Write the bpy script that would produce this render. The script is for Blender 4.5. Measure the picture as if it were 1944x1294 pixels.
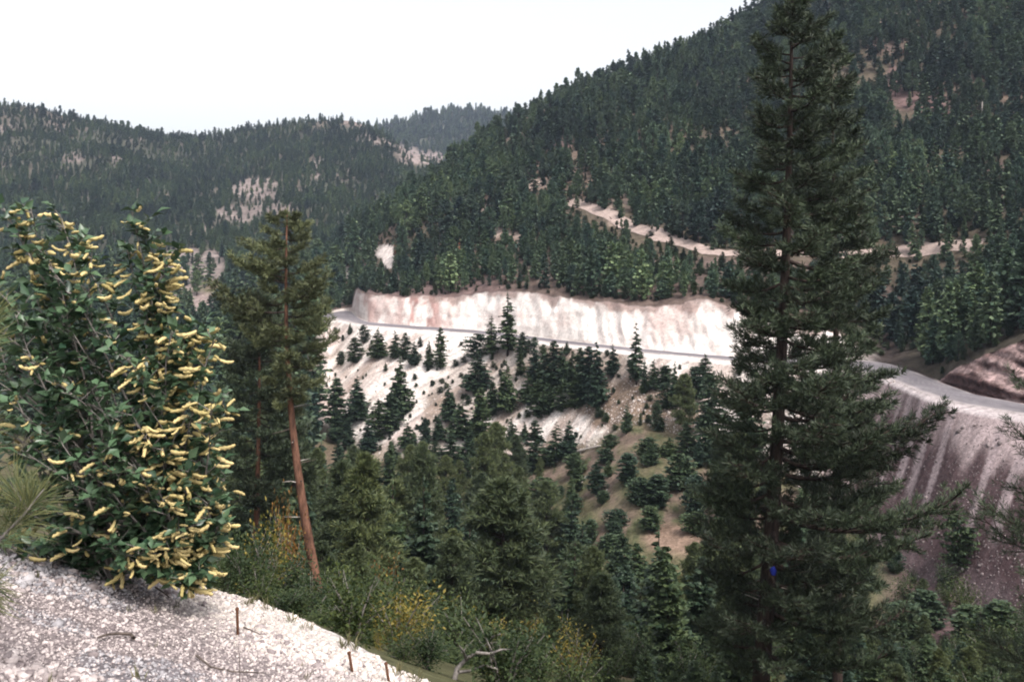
import bpy, math, random
import numpy as np
from mathutils import Vector

# ------------------------------------------------------------------ camera, sky, sun, exposure
for o in list(bpy.data.objects):
    bpy.data.objects.remove(o)
scene = bpy.context.scene
COL = scene.collection
F, CX, HV = 1890.0, 972.0, 480.0          # focal length in photo pixels, optical column, eye-level row

cam_data = bpy.data.cameras.new('camera')
cam = bpy.data.objects.new('camera', cam_data)
COL.objects.link(cam)
cam.location = (0, 0, 0)
cam.rotation_euler = (math.radians(90), 0, 0)
cam_data.sensor_width = 36.0
cam_data.lens = F / 1944.0 * 36.0
cam_data.shift_y = -(647.0 - HV) / 1944.0
cam_data.clip_start = 0.05
cam_data.clip_end = 6000
scene.camera = cam

SUN_EL, SUN_AZ = 55.0, 150.0              # azimuth from +Y, clockwise (behind the camera, a little to the right)
world = bpy.data.worlds.new('World')
scene.world = world
world.use_nodes = True
wn = world.node_tree
wn.nodes.clear()
w_out = wn.nodes.new('ShaderNodeOutputWorld')
w_bg = wn.nodes.new('ShaderNodeBackground')
w_sky = wn.nodes.new('ShaderNodeTexSky')
w_sky.sky_type = 'NISHITA'
w_sky.sun_disc = False
w_sky.sun_elevation = math.radians(SUN_EL)
w_sky.sun_rotation = math.radians(SUN_AZ)
w_sky.air_density = 1.0
w_sky.dust_density = 4.0
w_sky.ozone_density = 1.0
w_hsv = wn.nodes.new('ShaderNodeHueSaturation')
w_hsv.inputs['Saturation'].default_value = 0.16
w_bg.inputs['Strength'].default_value = 0.13
wn.links.new(w_sky.outputs[0], w_hsv.inputs['Color'])
wn.links.new(w_hsv.outputs[0], w_bg.inputs['Color'])
wn.links.new(w_bg.outputs[0], w_out.inputs['Surface'])

sun_data = bpy.data.lights.new('sun', 'SUN')
sun_data.energy = 1.4
sun_data.angle = math.radians(12)
sun_data.color = (1.0, 0.93, 0.86)
sun = bpy.data.objects.new('sun', sun_data)
COL.objects.link(sun)
az, el = math.radians(SUN_AZ), math.radians(SUN_EL)
to_sun = Vector((math.sin(az) * math.cos(el), math.cos(az) * math.cos(el), math.sin(el)))
sun.rotation_euler = to_sun.to_track_quat('Z', 'Y').to_euler()
sun.location = to_sun * 400

vs = scene.view_settings
scene.display_settings.display_device = 'sRGB'
vs.view_transform = 'Standard'
vs.look = 'None'
vs.exposure = 1.2
vs.gamma = 1.0
vs.use_curve_mapping = False
scene.render.engine = 'CYCLES'
scene.cycles.max_bounces = 6
scene.cycles.diffuse_bounces = 3
scene.cycles.glossy_bounces = 2
scene.cycles.transmission_bounces = 3
scene.cycles.volume_bounces = 1
scene.cycles.use_denoising = True
try:
    scene.cycles.filter_width = 2.0
except Exception:
    pass

# ------------------------------------------------------------------ helpers
rng = np.random.default_rng(7)
random.seed(7)


def _hash(ix, iy, seed):
    n = (ix.astype(np.int64) * 374761393 + iy.astype(np.int64) * 668265263 + seed * 1442695041) & 0xFFFFFFFF
    n = ((n ^ (n >> 13)) * 1274126177) & 0xFFFFFFFF
    n = n ^ (n >> 16)
    return (n & 0xFFFFFF) / float(0xFFFFFF)


def vnoise(x, y, seed=0):
    x = np.asarray(x, float); y = np.asarray(y, float)
    ix, iy = np.floor(x), np.floor(y)
    fx, fy = x - ix, y - iy
    fx = fx * fx * (3 - 2 * fx); fy = fy * fy * (3 - 2 * fy)
    a = _hash(ix, iy, seed); b = _hash(ix + 1, iy, seed)
    c = _hash(ix, iy + 1, seed); d = _hash(ix + 1, iy + 1, seed)
    return (a * (1 - fx) + b * fx) * (1 - fy) + (c * (1 - fx) + d * fx) * fy


def fbm(x, y, seed=0, octaves=4):
    s, a, t = 0.0, 1.0, 0.0
    for k in range(octaves):
        s = s + a * vnoise(x * 2 ** k, y * 2 ** k, seed + 17 * k)
        t += a; a *= 0.5
    return s / t


def sstep(a, b, x):
    t = np.clip((np.asarray(x, float) - a) / (b - a), 0, 1)
    return t * t * (3 - 2 * t)


def tag(o, label=None, cat=None, group=None, kind=None):
    if label: o['label'] = label
    if cat: o['category'] = cat
    if group: o['group'] = group
    if kind: o['kind'] = kind
    return o


def make_mesh(name, V, faces, mats, midx=None, smooth=False):
    """faces: list of int arrays (M,k); midx: list of ints/arrays, one for each of them."""
    me = bpy.data.meshes.new(name)
    V = np.asarray(V, np.float32)
    faces = [np.asarray(f, np.int32) for f in faces if len(f)]
    me.vertices.add(len(V))
    me.vertices.foreach_set('co', V.ravel())
    loops = np.concatenate([f.ravel() for f in faces])
    sizes = np.concatenate([np.full(len(f), f.shape[1], np.int32) for f in faces])
    starts = np.concatenate([[0], np.cumsum(sizes)[:-1]]).astype(np.int32)
    me.loops.add(len(loops))
    me.loops.foreach_set('vertex_index', loops)
    me.polygons.add(len(sizes))
    me.polygons.foreach_set('loop_start', starts)
    me.polygons.foreach_set('loop_total', sizes)
    for m in mats:
        me.materials.append(m)
    if midx is not None:
        mi = np.concatenate([np.full(len(f), m, np.int32) if np.isscalar(m) else np.asarray(m, np.int32) for f, m in zip(faces, midx)])
        me.polygons.foreach_set('material_index', mi)
    if smooth:
        me.polygons.foreach_set('use_smooth', np.ones(len(sizes), bool))
    me.update(calc_edges=True)
    return me


def link(name, me, parent=None, loc=None, rot=None, scale=None):
    o = bpy.data.objects.new(name, me)
    COL.objects.link(o)
    if parent is not None:
        o.parent = parent
    if loc is not None: o.location = loc
    if rot is not None: o.rotation_euler = rot
    if scale is not None: o.scale = scale if not np.isscalar(scale) else (scale,) * 3
    return o


def empty(name, loc, label, cat, group=None, rotz=0.0):
    o = bpy.data.objects.new(name, None)
    COL.objects.link(o)
    o.empty_display_size = 0.2
    o.location = loc
    o.rotation_euler = (0, 0, rotz)
    return tag(o, label, cat, group)


class MB:
    """collects vertices and faces for one mesh"""
    def __init__(self):
        self.V, self.Fs, self.M, self.n = [], [], [], 0

    def add(self, V, F_, m=0):
        if len(V) == 0: return
        self.V.append(np.asarray(V, float))
        self.Fs.append(np.asarray(F_, int) + self.n)
        self.M.append(m)
        self.n += len(V)

    def tube(self, P, R, sides=5, m=0, cap=True):
        P = np.asarray(P, float); R = np.broadcast_to(np.asarray(R, float), (len(P),))
        T = np.gradient(P, axis=0)
        T /= np.linalg.norm(T, axis=1, keepdims=True) + 1e-9
        ref = np.array([0.0, 0.0, 1.0]) if abs(T[0, 2]) < 0.8 else np.array([1.0, 0.0, 0.0])
        A = np.cross(T, ref); A /= np.linalg.norm(A, axis=1, keepdims=True) + 1e-9
        B = np.cross(T, A)
        th = np.arange(sides) / sides * 2 * np.pi
        ring = A[:, None, :] * np.cos(th)[None, :, None] + B[:, None, :] * np.sin(th)[None, :, None]
        V = P[:, None, :] + ring * R[:, None, None]
        n = len(P)
        i = np.arange(n - 1)[:, None] * sides; j = np.arange(sides)[None, :]; k = (j + 1) % sides
        Q = np.stack([i + j, i + k, i + sides + k, i + sides + j], -1).reshape(-1, 4)
        self.add(V.reshape(-1, 3), Q, m)
        if cap:
            self.Fs.append((np.arange(sides)[None, :] + self.n - sides)); self.M.append(m)

    def mesh(self, name, mats, smooth=False):
        # faces of the same size may stay in separate blocks
        return make_mesh(name, np.concatenate(self.V), self.Fs, mats, self.M, smooth)


def ground_px(u, v, y):
    """point at depth y seen in photo pixel (u, v)"""
    return np.array([(u - CX) / F * y, y, -(v - HV) / F * y])


# ------------------------------------------------------------------ materials
def new_mat(name):
    m = bpy.data.materials.new(name)
    m.use_nodes = True
    nt = m.node_tree
    nt.nodes.clear()
    out = nt.nodes.new('ShaderNodeOutputMaterial')
    bs = nt.nodes.new('ShaderNodeBsdfPrincipled')
    nt.links.new(bs.outputs[0], out.inputs[0])
    return m, nt, bs, out


def node(nt, typ, **kw):
    n = nt.nodes.new(typ)
    for k, v in kw.items():
        if k in n.inputs.keys():
            n.inputs[k].default_value = v
        else:
            setattr(n, k, v)
    return n


def ramp(nt, fac, stops):
    r = nt.nodes.new('ShaderNodeValToRGB')
    els = r.color_ramp.elements
    while len(els) < len(stops):
        els.new(0.5)
    for e, (p, c) in zip(els, stops):
        e.position = p
        e.color = (c, c, c, 1) if np.isscalar(c) else (*c, 1)
    nt.links.new(fac, r.inputs[0])
    return r.outputs[0]


def mul(nt, a, b):
    m = nt.nodes.new('ShaderNodeMix')
    m.data_type = 'RGBA'; m.blend_type = 'MULTIPLY'
    m.inputs[0].default_value = 1.0
    nt.links.new(a, m.inputs[6]); nt.links.new(b, m.inputs[7])
    return m.outputs[2]


def mixc(nt, fac, a, b):
    m = nt.nodes.new('ShaderNodeMix')
    m.data_type = 'RGBA'
    for s, i in ((fac, 0), (a, 6), (b, 7)):
        if isinstance(s, (tuple, list)):
            m.inputs[i].default_value = (*s, 1)
        elif np.isscalar(s):
            m.inputs[i].default_value = s
        else:
            nt.links.new(s, m.inputs[i])
    return m.outputs[2]


def soil_mat(name, s1, s2, bump, lo=0.6, hi=1.3, rough=0.95, stretch=None, vor=None):
    m, nt, bs, out = new_mat(name)
    att = node(nt, 'ShaderNodeAttribute', attribute_name='soil')
    tc = node(nt, 'ShaderNodeTexCoord')
    src = tc.outputs['Object']
    if stretch:
        mp = node(nt, 'ShaderNodeMapping')
        mp.inputs['Rotation'].default_value = (0, 0, stretch[0])
        mp.inputs['Scale'].default_value = stretch[1]
        nt.links.new(src, mp.inputs[0]); src = mp.outputs[0]
    n1 = node(nt, 'ShaderNodeTexNoise', Scale=s1, Detail=6.0, Roughness=0.65)
    n2 = node(nt, 'ShaderNodeTexNoise', Scale=s2, Detail=4.0, Roughness=0.7)
    nt.links.new(src, n1.inputs['Vector']); nt.links.new(tc.outputs['Object'], n2.inputs['Vector'])
    c = mul(nt, att.outputs['Color'], ramp(nt, n1.outputs[0], [(0.3, lo), (0.7, hi)]))
    c = mul(nt, c, ramp(nt, n2.outputs[0], [(0.32, lo), (0.68, hi)]))
    h = n2.outputs[0]
    if vor:
        vo = node(nt, 'ShaderNodeTexVoronoi', Scale=vor)
        nt.links.new(tc.outputs['Object'], vo.inputs['Vector'])
        c = mul(nt, c, ramp(nt, vo.outputs['Distance'], [(0.1, 1.1), (0.9, 0.6)]))
        ad = node(nt, 'ShaderNodeMath', operation='SUBTRACT')
        nt.links.new(h, ad.inputs[0]); nt.links.new(vo.outputs['Distance'], ad.inputs[1]); h = ad.outputs[0]
    nt.links.new(c, bs.inputs['Base Color'])
    bs.inputs['Roughness'].default_value = rough
    bs.inputs['Specular IOR Level'].default_value = 0.13
    b = node(nt, 'ShaderNodeBump', Strength=0.8, Distance=bump)
    nt.links.new(h, b.inputs['Height']); nt.links.new(b.outputs[0], bs.inputs['Normal'])
    return m


def leaf_mat(name, dark, light, rough=0.6, trans=0.0, obj_var=0.5, spec=0.3, warm=None, stand=None):
    """foliage: colour varies from leaf clump to leaf clump and from plant to plant"""
    m, nt, bs, out = new_mat(name)
    geo = node(nt, 'ShaderNodeNewGeometry')
    oi = node(nt, 'ShaderNodeObjectInfo')
    c = mixc(nt, geo.outputs['Random Per Island'], dark, light)
    if warm:
        w = mixc(nt, oi.outputs['Random'], warm[0], warm[1])
    else:
        w = mixc(nt, oi.outputs['Random'], (1 - obj_var,) * 3, (1 + obj_var * 0.7,) * 3)
    c = mul(nt, c, w)
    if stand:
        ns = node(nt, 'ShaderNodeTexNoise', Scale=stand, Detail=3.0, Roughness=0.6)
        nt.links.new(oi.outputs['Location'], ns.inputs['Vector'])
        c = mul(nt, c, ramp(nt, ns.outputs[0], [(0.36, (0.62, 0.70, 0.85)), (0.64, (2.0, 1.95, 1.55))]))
    nt.links.new(c, bs.inputs['Base Color'])
    bs.inputs['Roughness'].default_value = rough
    bs.inputs['Specular IOR Level'].default_value = spec
    if trans:
        tr = node(nt, 'ShaderNodeBsdfTranslucent')
        nt.links.new(c, tr.inputs[0])
        mx = node(nt, 'ShaderNodeMixShader'); mx.inputs[0].default_value = trans
        nt.links.new(bs.outputs[0], mx.inputs[1]); nt.links.new(tr.outputs[0], mx.inputs[2])
        nt.links.new(mx.outputs[0], out.inputs[0])
    return m


def bark_mat(name, dark, light, scale=6.0, zs=0.25, bump=0.03):
    m, nt, bs, out = new_mat(name)
    tc = node(nt, 'ShaderNodeTexCoord')
    mp = node(nt, 'ShaderNodeMapping')
    mp.inputs['Scale'].default_value = (1, 1, zs)
    nt.links.new(tc.outputs['Object'], mp.inputs[0])
    n = node(nt, 'ShaderNodeTexNoise', Scale=scale, Detail=6.0, Roughness=0.7)
    nt.links.new(mp.outputs[0], n.inputs['Vector'])
    c = ramp(nt, n.outputs[0], [(0.35, dark), (0.65, light)])
    nt.links.new(c, bs.inputs['Base Color'])
    bs.inputs['Roughness'].default_value = 0.9
    bs.inputs['Specular IOR Level'].default_value = 0.13
    b = node(nt, 'ShaderNodeBump', Strength=0.9, Distance=bump)
    nt.links.new(n.outputs[0], b.inputs['Height']); nt.links.new(b.outputs[0], bs.inputs['Normal'])
    return m


M = {}
FALL = math.atan2(0.566, 0.824)
M['valley'] = soil_mat('valley_soil', 0.35, 2.2, 0.25)
M['fill'] = soil_mat('fill_soil', 1.0, 2.4, 0.16, 0.62, 1.25, stretch=(math.radians(-34.5), (0.10, 0.85, 0.12)))
M['cut'] = soil_mat('cut_rock', 0.5, 1.8, 0.30, 0.84, 1.12, stretch=(0, (1, 1, 0.25)))
M['outcrop'] = soil_mat('outcrop_rock', 0.45, 1.3, 0.6, 0.55, 1.45, vor=0.7)
M['hill'] = soil_mat('hill_soil', 0.12, 0.6, 0.4, 0.6, 1.35)
M['far'] = soil_mat('far_soil', 0.05, 0.25, 0.8, 0.6, 1.4)
M['bank'] = soil_mat('bank_soil', 1.2, 14.0, 0.03, 0.75, 1.2, vor=26.0)
M['asphalt'] = soil_mat('asphalt', 0.25, 6.0, 0.01, 0.85, 1.15, rough=0.85)
M['trail'] = soil_mat('trail_dirt', 0.4, 1.5, 0.2, 0.75, 1.2)

M['fir'] = leaf_mat('fir_needles', (0.013, 0.029, 0.018), (0.052, 0.078, 0.042), warm=((0.65, 0.75, 0.85), (1.5, 1.35, 1.0)))
M['pine'] = leaf_mat('pine_needles', (0.022, 0.036, 0.018), (0.082, 0.100, 0.045), warm=((0.75, 0.8, 0.85), (1.5, 1.4, 1.15)))
M['bigpine'] = leaf_mat('tall_pine_needles', (0.017, 0.029, 0.018), (0.064, 0.082, 0.044), obj_var=0.45)
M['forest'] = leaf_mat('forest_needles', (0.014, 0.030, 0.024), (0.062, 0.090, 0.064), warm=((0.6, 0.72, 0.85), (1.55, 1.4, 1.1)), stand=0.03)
M['midpine'] = leaf_mat('olive_pine_needles', (0.036, 0.050, 0.024), (0.150, 0.160, 0.075), obj_var=0.4)
M['redtree'] = leaf_mat('dead_needles', (0.16, 0.06, 0.035), (0.36, 0.15, 0.09), obj_var=0.2)
M['shrub'] = leaf_mat('shrub_leaves', (0.014, 0.029, 0.012), (0.050, 0.068, 0.024), trans=0.2, warm=((0.75, 0.85, 0.9), (1.35, 1.25, 0.9)))
M['yellowshrub'] = leaf_mat('yellowing_leaves', (0.06, 0.075, 0.018), (0.26, 0.19, 0.035), trans=0.2, obj_var=0.2)
M['orangeshrub'] = leaf_mat('orange_leaves', (0.10, 0.055, 0.018), (0.30, 0.15, 0.04), trans=0.2, obj_var=0.2)
M['cherryleaf'] = leaf_mat('cherry_leaves', (0.024, 0.060, 0.034), (0.105, 0.170, 0.088), rough=0.38, trans=0.12, obj_var=0.25, spec=0.5)
M['raceme'] = leaf_mat('cream_flowers', (0.35, 0.285, 0.11), (0.72, 0.575, 0.28), rough=0.8, trans=0.1, obj_var=0.25)
M['sapling'] = leaf_mat('sapling_needles', (0.05, 0.075, 0.03), (0.17, 0.17, 0.065), obj_var=0.2, trans=0.1)
M['grass'] = leaf_mat('grass_blades', (0.05, 0.065, 0.028), (0.17, 0.15, 0.075), obj_var=0.3, trans=0.2)

M['redbark'] = bark_mat('ponderosa_bark', (0.055, 0.028, 0.020), (0.21, 0.105, 0.070), 5.0, 0.3, 0.04)
M['darkbark'] = bark_mat('dark_bark', (0.012, 0.009, 0.008), (0.060, 0.042, 0.036), 6.0)
M['greybark'] = bark_mat('grey_bark', (0.10, 0.09, 0.085), (0.28, 0.25, 0.23), 30.0, 0.2, 0.004)
M['deadwood'] = bark_mat('bleached_wood', (0.22, 0.19, 0.175), (0.52, 0.47, 0.43), 8.0, 0.3, 0.02)
M['twig'] = bark_mat('dead_twig', (0.05, 0.04, 0.035), (0.14, 0.11, 0.095), 40.0, 0.3, 0.002)
M['rust'] = bark_mat('rusty_steel', (0.05, 0.022, 0.014), (0.13, 0.06, 0.035), 60.0, 0.6, 0.001)
M['blemish'] = leaf_mat('blue_blemish', (0.015, 0.025, 0.28), (0.02, 0.04, 0.40), rough=0.5, obj_var=0.0)  # for the patch that models a likely film blemish


def stone_mat(name, a, b, scale=9.0):
    m, nt, bs, out = new_mat(name)
    oi = node(nt, 'ShaderNodeObjectInfo')
    tc = node(nt, 'ShaderNodeTexCoord')
    n = node(nt, 'ShaderNodeTexNoise', Scale=scale, Detail=5.0)
    nt.links.new(tc.outputs['Object'], n.inputs['Vector'])
    c = mixc(nt, oi.outputs['Random'], a, b)
    c = mul(nt, c, ramp(nt, n.outputs[0], [(0.3, 0.75), (0.7, 1.15)]))
    nt.links.new(c, bs.inputs['Base Color'])
    bs.inputs['Roughness'].default_value = 0.9
    bs.inputs['Specular IOR Level'].default_value = 0.2
    return m


M['stone'] = stone_mat('pale_stone', (0.16, 0.13, 0.133), (0.60, 0.52, 0.50), 1.2)
M['whitestone'] = stone_mat('white_stone', (0.42, 0.365, 0.335), (0.76, 0.68, 0.625), 1.2)
M['greystone'] = stone_mat('grey_stone', (0.20, 0.19, 0.205), (0.46, 0.43, 0.44), 1.2)
M['boulder'] = stone_mat('boulder_rock', (0.10, 0.08, 0.08), (0.28, 0.23, 0.23), 1.5)
M['paleboulder'] = stone_mat('pale_boulder', (0.36, 0.31, 0.29), (0.62, 0.55, 0.515), 1.5)

# ------------------------------------------------------------------ the terrain: rows of breaklines, each (column: row, depth)
GU = np.concatenate([np.arange(-700, -40, 20), np.arange(-40, 1992, 4), np.arange(1992, 2720, 20)]).astype(float)
NC = len(GU)


def smooth(a, w):
    if w <= 0: return a
    k = np.exp(-0.5 * (np.arange(-3 * w, 3 * w + 1) / w) ** 2); k /= k.sum()
    return np.convolve(np.pad(a, 3 * w, mode='edge'), k, mode='valid')


def line(pts, w=6):
    u = np.array([p[0] for p in pts], float)
    v = np.array([p[1] for p in pts], float); y = np.array([p[2] for p in pts], float)
    vv = smooth(np.interp(GU, u, v), w); yy = smooth(np.interp(GU, u, y), w)
    return yy, -(vv - HV) / F * yy


def bank_plane(x, y):
    return -1.65 - 0.34 * x - 0.21 * y


def crest_y(u):
    u = np.asarray(u, float)
    vc = np.interp(u, [-700, 0, 200, 390, 500, 600, 700, 800, 1000, 2700], [780, 1020, 1062, 1112, 1146, 1190, 1240, 1290, 1372, 1960])
    d = vc - 877 - 0.34 * (u - CX)
    return np.clip(3118 / np.maximum(d, 200), 5.6, 8.0)


yc = smooth(crest_y(GU), 6)
L_ = {}
y1 = np.full(NC, 4.5); L_['start'] = (y1, bank_plane((GU - CX) / F * y1, y1) - 0.9)
L_['crest'] = (yc + 0.15, bank_plane((GU - CX) / F * yc, yc) - 0.12)
L_['near'] = line([(-700, 800, 30), (0, 985, 30), (300, 1080, 30), (612, 1175, 30), (870, 1250, 30), (1000, 1300, 30), (1100, 1350, 30), (1450, 1400, 30), (1944, 1420, 30), (2700, 1440, 28)], 10)
L_['low'] = line([(-700, 900, 60), (0, 1040, 60), (400, 1120, 60), (612, 1180, 60), (955, 1258, 60), (1300, 1300, 58), (1450, 1315, 56), (1944, 1373, 50), (2700, 1450, 45)], 10)
L_['bottom'] = line([(-700, 850, 150), (0, 900, 150), (400, 940, 140), (600, 1060, 130), (800, 1140, 116), (955, 1200, 106), (1300, 1230, 93), (1450, 1255, 87), (1700, 1262, 78), (1944, 1262, 71), (2700, 1330, 56)], 8)
L_['toe'] = line([(-700, 760, 190), (0, 760, 190), (400, 770, 195), (500, 775, 200), (560, 790, 200), (600, 812, 192), (650, 850, 180), (700, 872, 171), (800, 885, 163), (900, 895, 159), (1000, 905, 155), (1100, 865, 150), (1200, 800, 146), (1300, 830, 140), (1380, 845, 134), (1500, 910, 121), (1650, 1030, 104), (1750, 1105, 94), (1944, 1185, 79), (2700, 1330, 62)], 4)
ROADZ = -16.0
vo = np.interp(GU, [0, 500, 560, 590, 612, 625, 660, 700, 800, 900, 1000, 1100, 1200, 1300, 1400, 1500, 1600, 1650, 1700, 1750, 1800, 1860, 1944, 2100, 2700],
               [735, 738, 712, 655, 606, 602, 610, 617, 625, 632, 643, 655, 666, 675, 684, 692, 700, 706, 722, 744, 760, 772, 784, 812, 990])
vi = np.interp(GU, [0, 500, 560, 590, 612, 625, 650, 664, 676, 690, 700, 800, 900, 1000, 1100, 1200, 1300, 1400, 1500, 1600, 1650, 1690, 1740, 1784, 1850, 1944, 2100, 2700],
               [730, 733, 706, 648, 600, 594, 589, 588, 600, 608, 611, 619, 626, 637, 649, 660, 669, 677, 680, 682, 684, 690, 706, 724, 748, 766, 790, 950])
vo, vi = smooth(vo, 2), smooth(vi, 1)
zr = np.where(GU < 600, np.interp(GU, [0, 500, 560, 590, 606], [-27, -27, -25, -18.5, -16]), ROADZ)
yo, yi = -zr * F / (vo - HV), -zr * F / (vi - HV)
yi = np.maximum(yi, yo + 4)
L_['shoulder'] = (yo - 2.6, zr - 0.35)
L_['outer'] = (yo, zr)
L_['inner'] = (yi, zr + 0.02)
yditch = yi + 1.2
vt = np.interp(GU, [0, 500, 560, 600, 625, 650, 669, 674, 680, 690, 705, 720, 770, 850, 900, 950, 1000, 1050, 1100, 1150, 1200, 1240, 1290, 1320, 1340, 1380, 1430, 1500, 1560, 1600, 1640, 1672, 1700, 1750, 1784, 1800, 1825, 1850, 1900, 1944, 2100, 2700],
               [725, 728, 698, 622, 590, 585, 583, 552, 546, 556, 556, 558, 563, 562, 557, 553, 552, 560, 566, 572, 578, 582, 578, 565, 563, 580, 600, 615, 625, 635, 655, 678, 683, 706, 722, 708, 694, 681, 660, 645, 600, 560])
vt = vt + (fbm(GU / 14.0, GU * 0, 5, 3) - 0.5) * 9 * ((GU > 690) & (GU < 1640)) + (fbm(GU / 18.0, GU * 0, 6, 3) - 0.5) * 10 * (GU > 1800)
hcut = np.maximum((vi - vt) / F * yi, 0.0)
yt = yi + np.where(hcut > 1.5, 2.2 + 0.8 * hcut, 3.5)
yt = smooth(yt, 2)
zt = -(vt - HV) / F * yt
L_['ditch'] = (np.minimum(yditch, yt - 0.5), np.minimum(zr - 0.25, zt))
L_['cuttop'] = (yt, zt)
zrough = zt


def hline(pts, w=8):
    return line(pts, w)


L_['h1'] = hline([(-700, 640, 250), (0, 680, 250), (400, 690, 250), (500, 690, 252), (560, 660, 275), (600, 600, 300), (650, 565, 310), (690, 528, 300), (800, 505, 262), (900, 492, 246), (1000, 484, 232), (1100, 480, 222), (1200, 484, 212), (1300, 484, 203), (1400, 486, 196), (1500, 490, 192), (1650, 520, 188), (1750, 570, 172), (1800, 560, 168), (1944, 520, 160), (2700, 420, 140)])
L_['h2'] = hline([(-700, 560, 330), (0, 600, 330), (400, 610, 330), (500, 610, 335), (600, 560, 350), (650, 528, 365), (690, 462, 350), (800, 392, 345), (900, 340, 343), (985, 300, 338), (1100, 258, 335), (1200, 236, 330), (1300, 226, 320), (1400, 226, 302), (1500, 234, 286), (1650, 246, 268), (1800, 256, 256), (1944, 262, 244), (2700, 260, 210)])
L_['h3'] = hline([(-700, 500, 410), (0, 545, 410), (400, 550, 410), (600, 524, 415), (645, 498, 425), (675, 446, 405), (690, 420, 400), (760, 388, 402), (840, 328, 420), (900, 284, 430), (950, 248, 440), (985, 228, 450), (1030, 208, 455), (1100, 172, 460), (1150, 152, 463), (1200, 132, 467), (1280, 101, 472), (1340, 78, 475), (1380, 60, 478), (1420, 36, 480), (1450, 18, 480), (1600, -72, 470), (1700, -120, 455), (1944, -195, 425), (2700, -260, 380)], 5)
y3, z3 = L_['h3']
wl = sstep(640, 700, GU)
L_['h4'] = (y3 + 25 + 30 * wl, z3 + 1.5 - 26 * wl)
L_['l1'] = hline([(-700, 440, 520), (0, 470, 520), (300, 500, 500), (450, 475, 520), (600, 455, 540), (690, 442, 545), (850, 405, 570), (985, 385, 600), (2700, 420, 600)])
L_['l2'] = hline([(-700, 320, 700), (0, 330, 700), (200, 350, 700), (400, 362, 720), (500, 352, 720), (600, 332, 720), (690, 332, 730), (760, 335, 740), (850, 350, 745), (2700, 400, 745)])
L_['l3'] = hline([(-700, 170, 850), (0, 200, 850), (60, 202, 855), (120, 220, 865), (200, 238, 880), (260, 257, 900), (300, 262, 915), (380, 262, 930), (430, 256, 935), (480, 244, 935), (560, 234, 935), (640, 229, 930), (670, 227, 925), (700, 242, 920), (740, 265, 910), (780, 291, 900), (840, 308, 890), (900, 340, 880), (2700, 400, 880)], 4)
y3l, z3l = L_['l3']
L_['l4'] = (y3l + 90, z3l - 30)
L_['g1'] = hline([(-700, 320, 1300), (2700, 320, 1300)])
L_['g2'] = hline([(-700, 280, 1500), (600, 280, 1500), (800, 262, 1500), (1000, 262, 1500), (2700, 300, 1500)])
L_['g3'] = hline([(-700, 280, 1650), (450, 272, 1650), (600, 255, 1660), (700, 242, 1700), (760, 232, 1710), (820, 218, 1720), (870, 208, 1730), (910, 208, 1730), (940, 215, 1730), (980, 220, 1730), (1100, 245, 1730), (2700, 300, 1730)], 5)
y3g, z3g = L_['g3']
L_['g4'] = (y3g + 350, z3g - 160)

ORDER = ['start', 'crest', 'near', 'low', 'bottom', 'toe', 'shoulder', 'outer', 'inner', 'ditch', 'cuttop', 'h1', 'h2', 'h3', 'h4', 'l1', 'l2', 'l3', 'l4', 'g1', 'g2', 'g3', 'g4']
NSUB = dict(start=3, crest=14, near=14, low=22, bottom=26, toe=46, shoulder=2, outer=12, inner=2, ditch=26, cuttop=20, h1=30, h2=34, h3=8, h4=10, l1=30, l2=30, l3=6, l4=6, g1=10, g2=14, g3=6)
Ys, Zs, band, tpar = [], [], [], []
for k, (a, b) in enumerate(zip(ORDER[:-1], ORDER[1:])):
    ya, za = L_[a]; yb, zb = L_[b]
    yb = np.maximum(yb, ya + 0.2)
    L_[b] = (yb, zb)
    for s in range(NSUB[a]):
        t = s / NSUB[a]
        Ys.append(ya * (1 - t) + yb * t); Zs.append(za * (1 - t) + zb * t); band.append(k); tpar.append(t)
Ys.append(L_['g4'][0]); Zs.append(L_['g4'][1]); band.append(len(ORDER) - 2); tpar.append(1.0)
Y = np.array(Ys); Z = np.array(Zs); band = np.array(band); tpar = np.array(tpar)
U = np.broadcast_to(GU[None, :], Y.shape)
X = (U - CX) / F * Y
TP = np.broadcast_to(tpar[:, None], Y.shape)
BI = {n: i for i, n in enumerate(ORDER)}
Bn = np.broadcast_to(band[:, None], Y.shape)
# relief
CC = X * 0.566 - Y * 0.824                    # along the road
DD = X * 0.824 + Y * 0.566                    # up the fall line
bell = 4 * TP * (1 - TP)
Z0 = Z.copy()
Z = Z + np.where(Bn == BI['near'], (fbm(X / 7, Y / 7, 3) - 0.5) * 1.6 * bell, 0)
Z = Z + np.where(Bn == BI['low'], (fbm(X / 9, Y / 9, 3) - 0.5) * 2.6 * bell, 0)
Z = Z + np.where(Bn == BI['bottom'], (fbm(X / 10, Y / 10, 4) - 0.5) * 2.4 * bell, 0)
gul = np.abs(fbm(CC / 3.6, DD / 26, 9, 3) - 0.5) * 2
Z = Z + np.where((Bn == BI['toe']), (gul - 0.3) * np.where(U > 1500, 0.5, 2.0) * np.sqrt(np.clip(bell, 0, 1)) * np.clip((1 - TP) * 4, 0, 1), 0)
face = (Bn == BI['ditch'])
cr = (fbm(X / 3.0, Z * 0 + Y / 9.0, 21, 4) - 0.5)
cr2 = np.abs(fbm(X / 1.7, Z / 5.0, 22, 3) - 0.5) * 2
rockw = sstep(1760, 1800, U)
Yd = Y + np.where(face, (cr * 2.4 + (cr2 - 0.4) * 1.7 + rockw * (np.abs(fbm(X / 2.2, Z / 1.8, 23, 4) - 0.5) * 2 - 0.3) * 4.5) * np.sqrt(np.clip(bell, 0, 1)), 0)
Z = Z * np.where(face, Yd / Y, 1.0)
X = X * np.where(face, Yd / Y, 1.0)
Y = np.where(face, Yd, Y)
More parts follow.
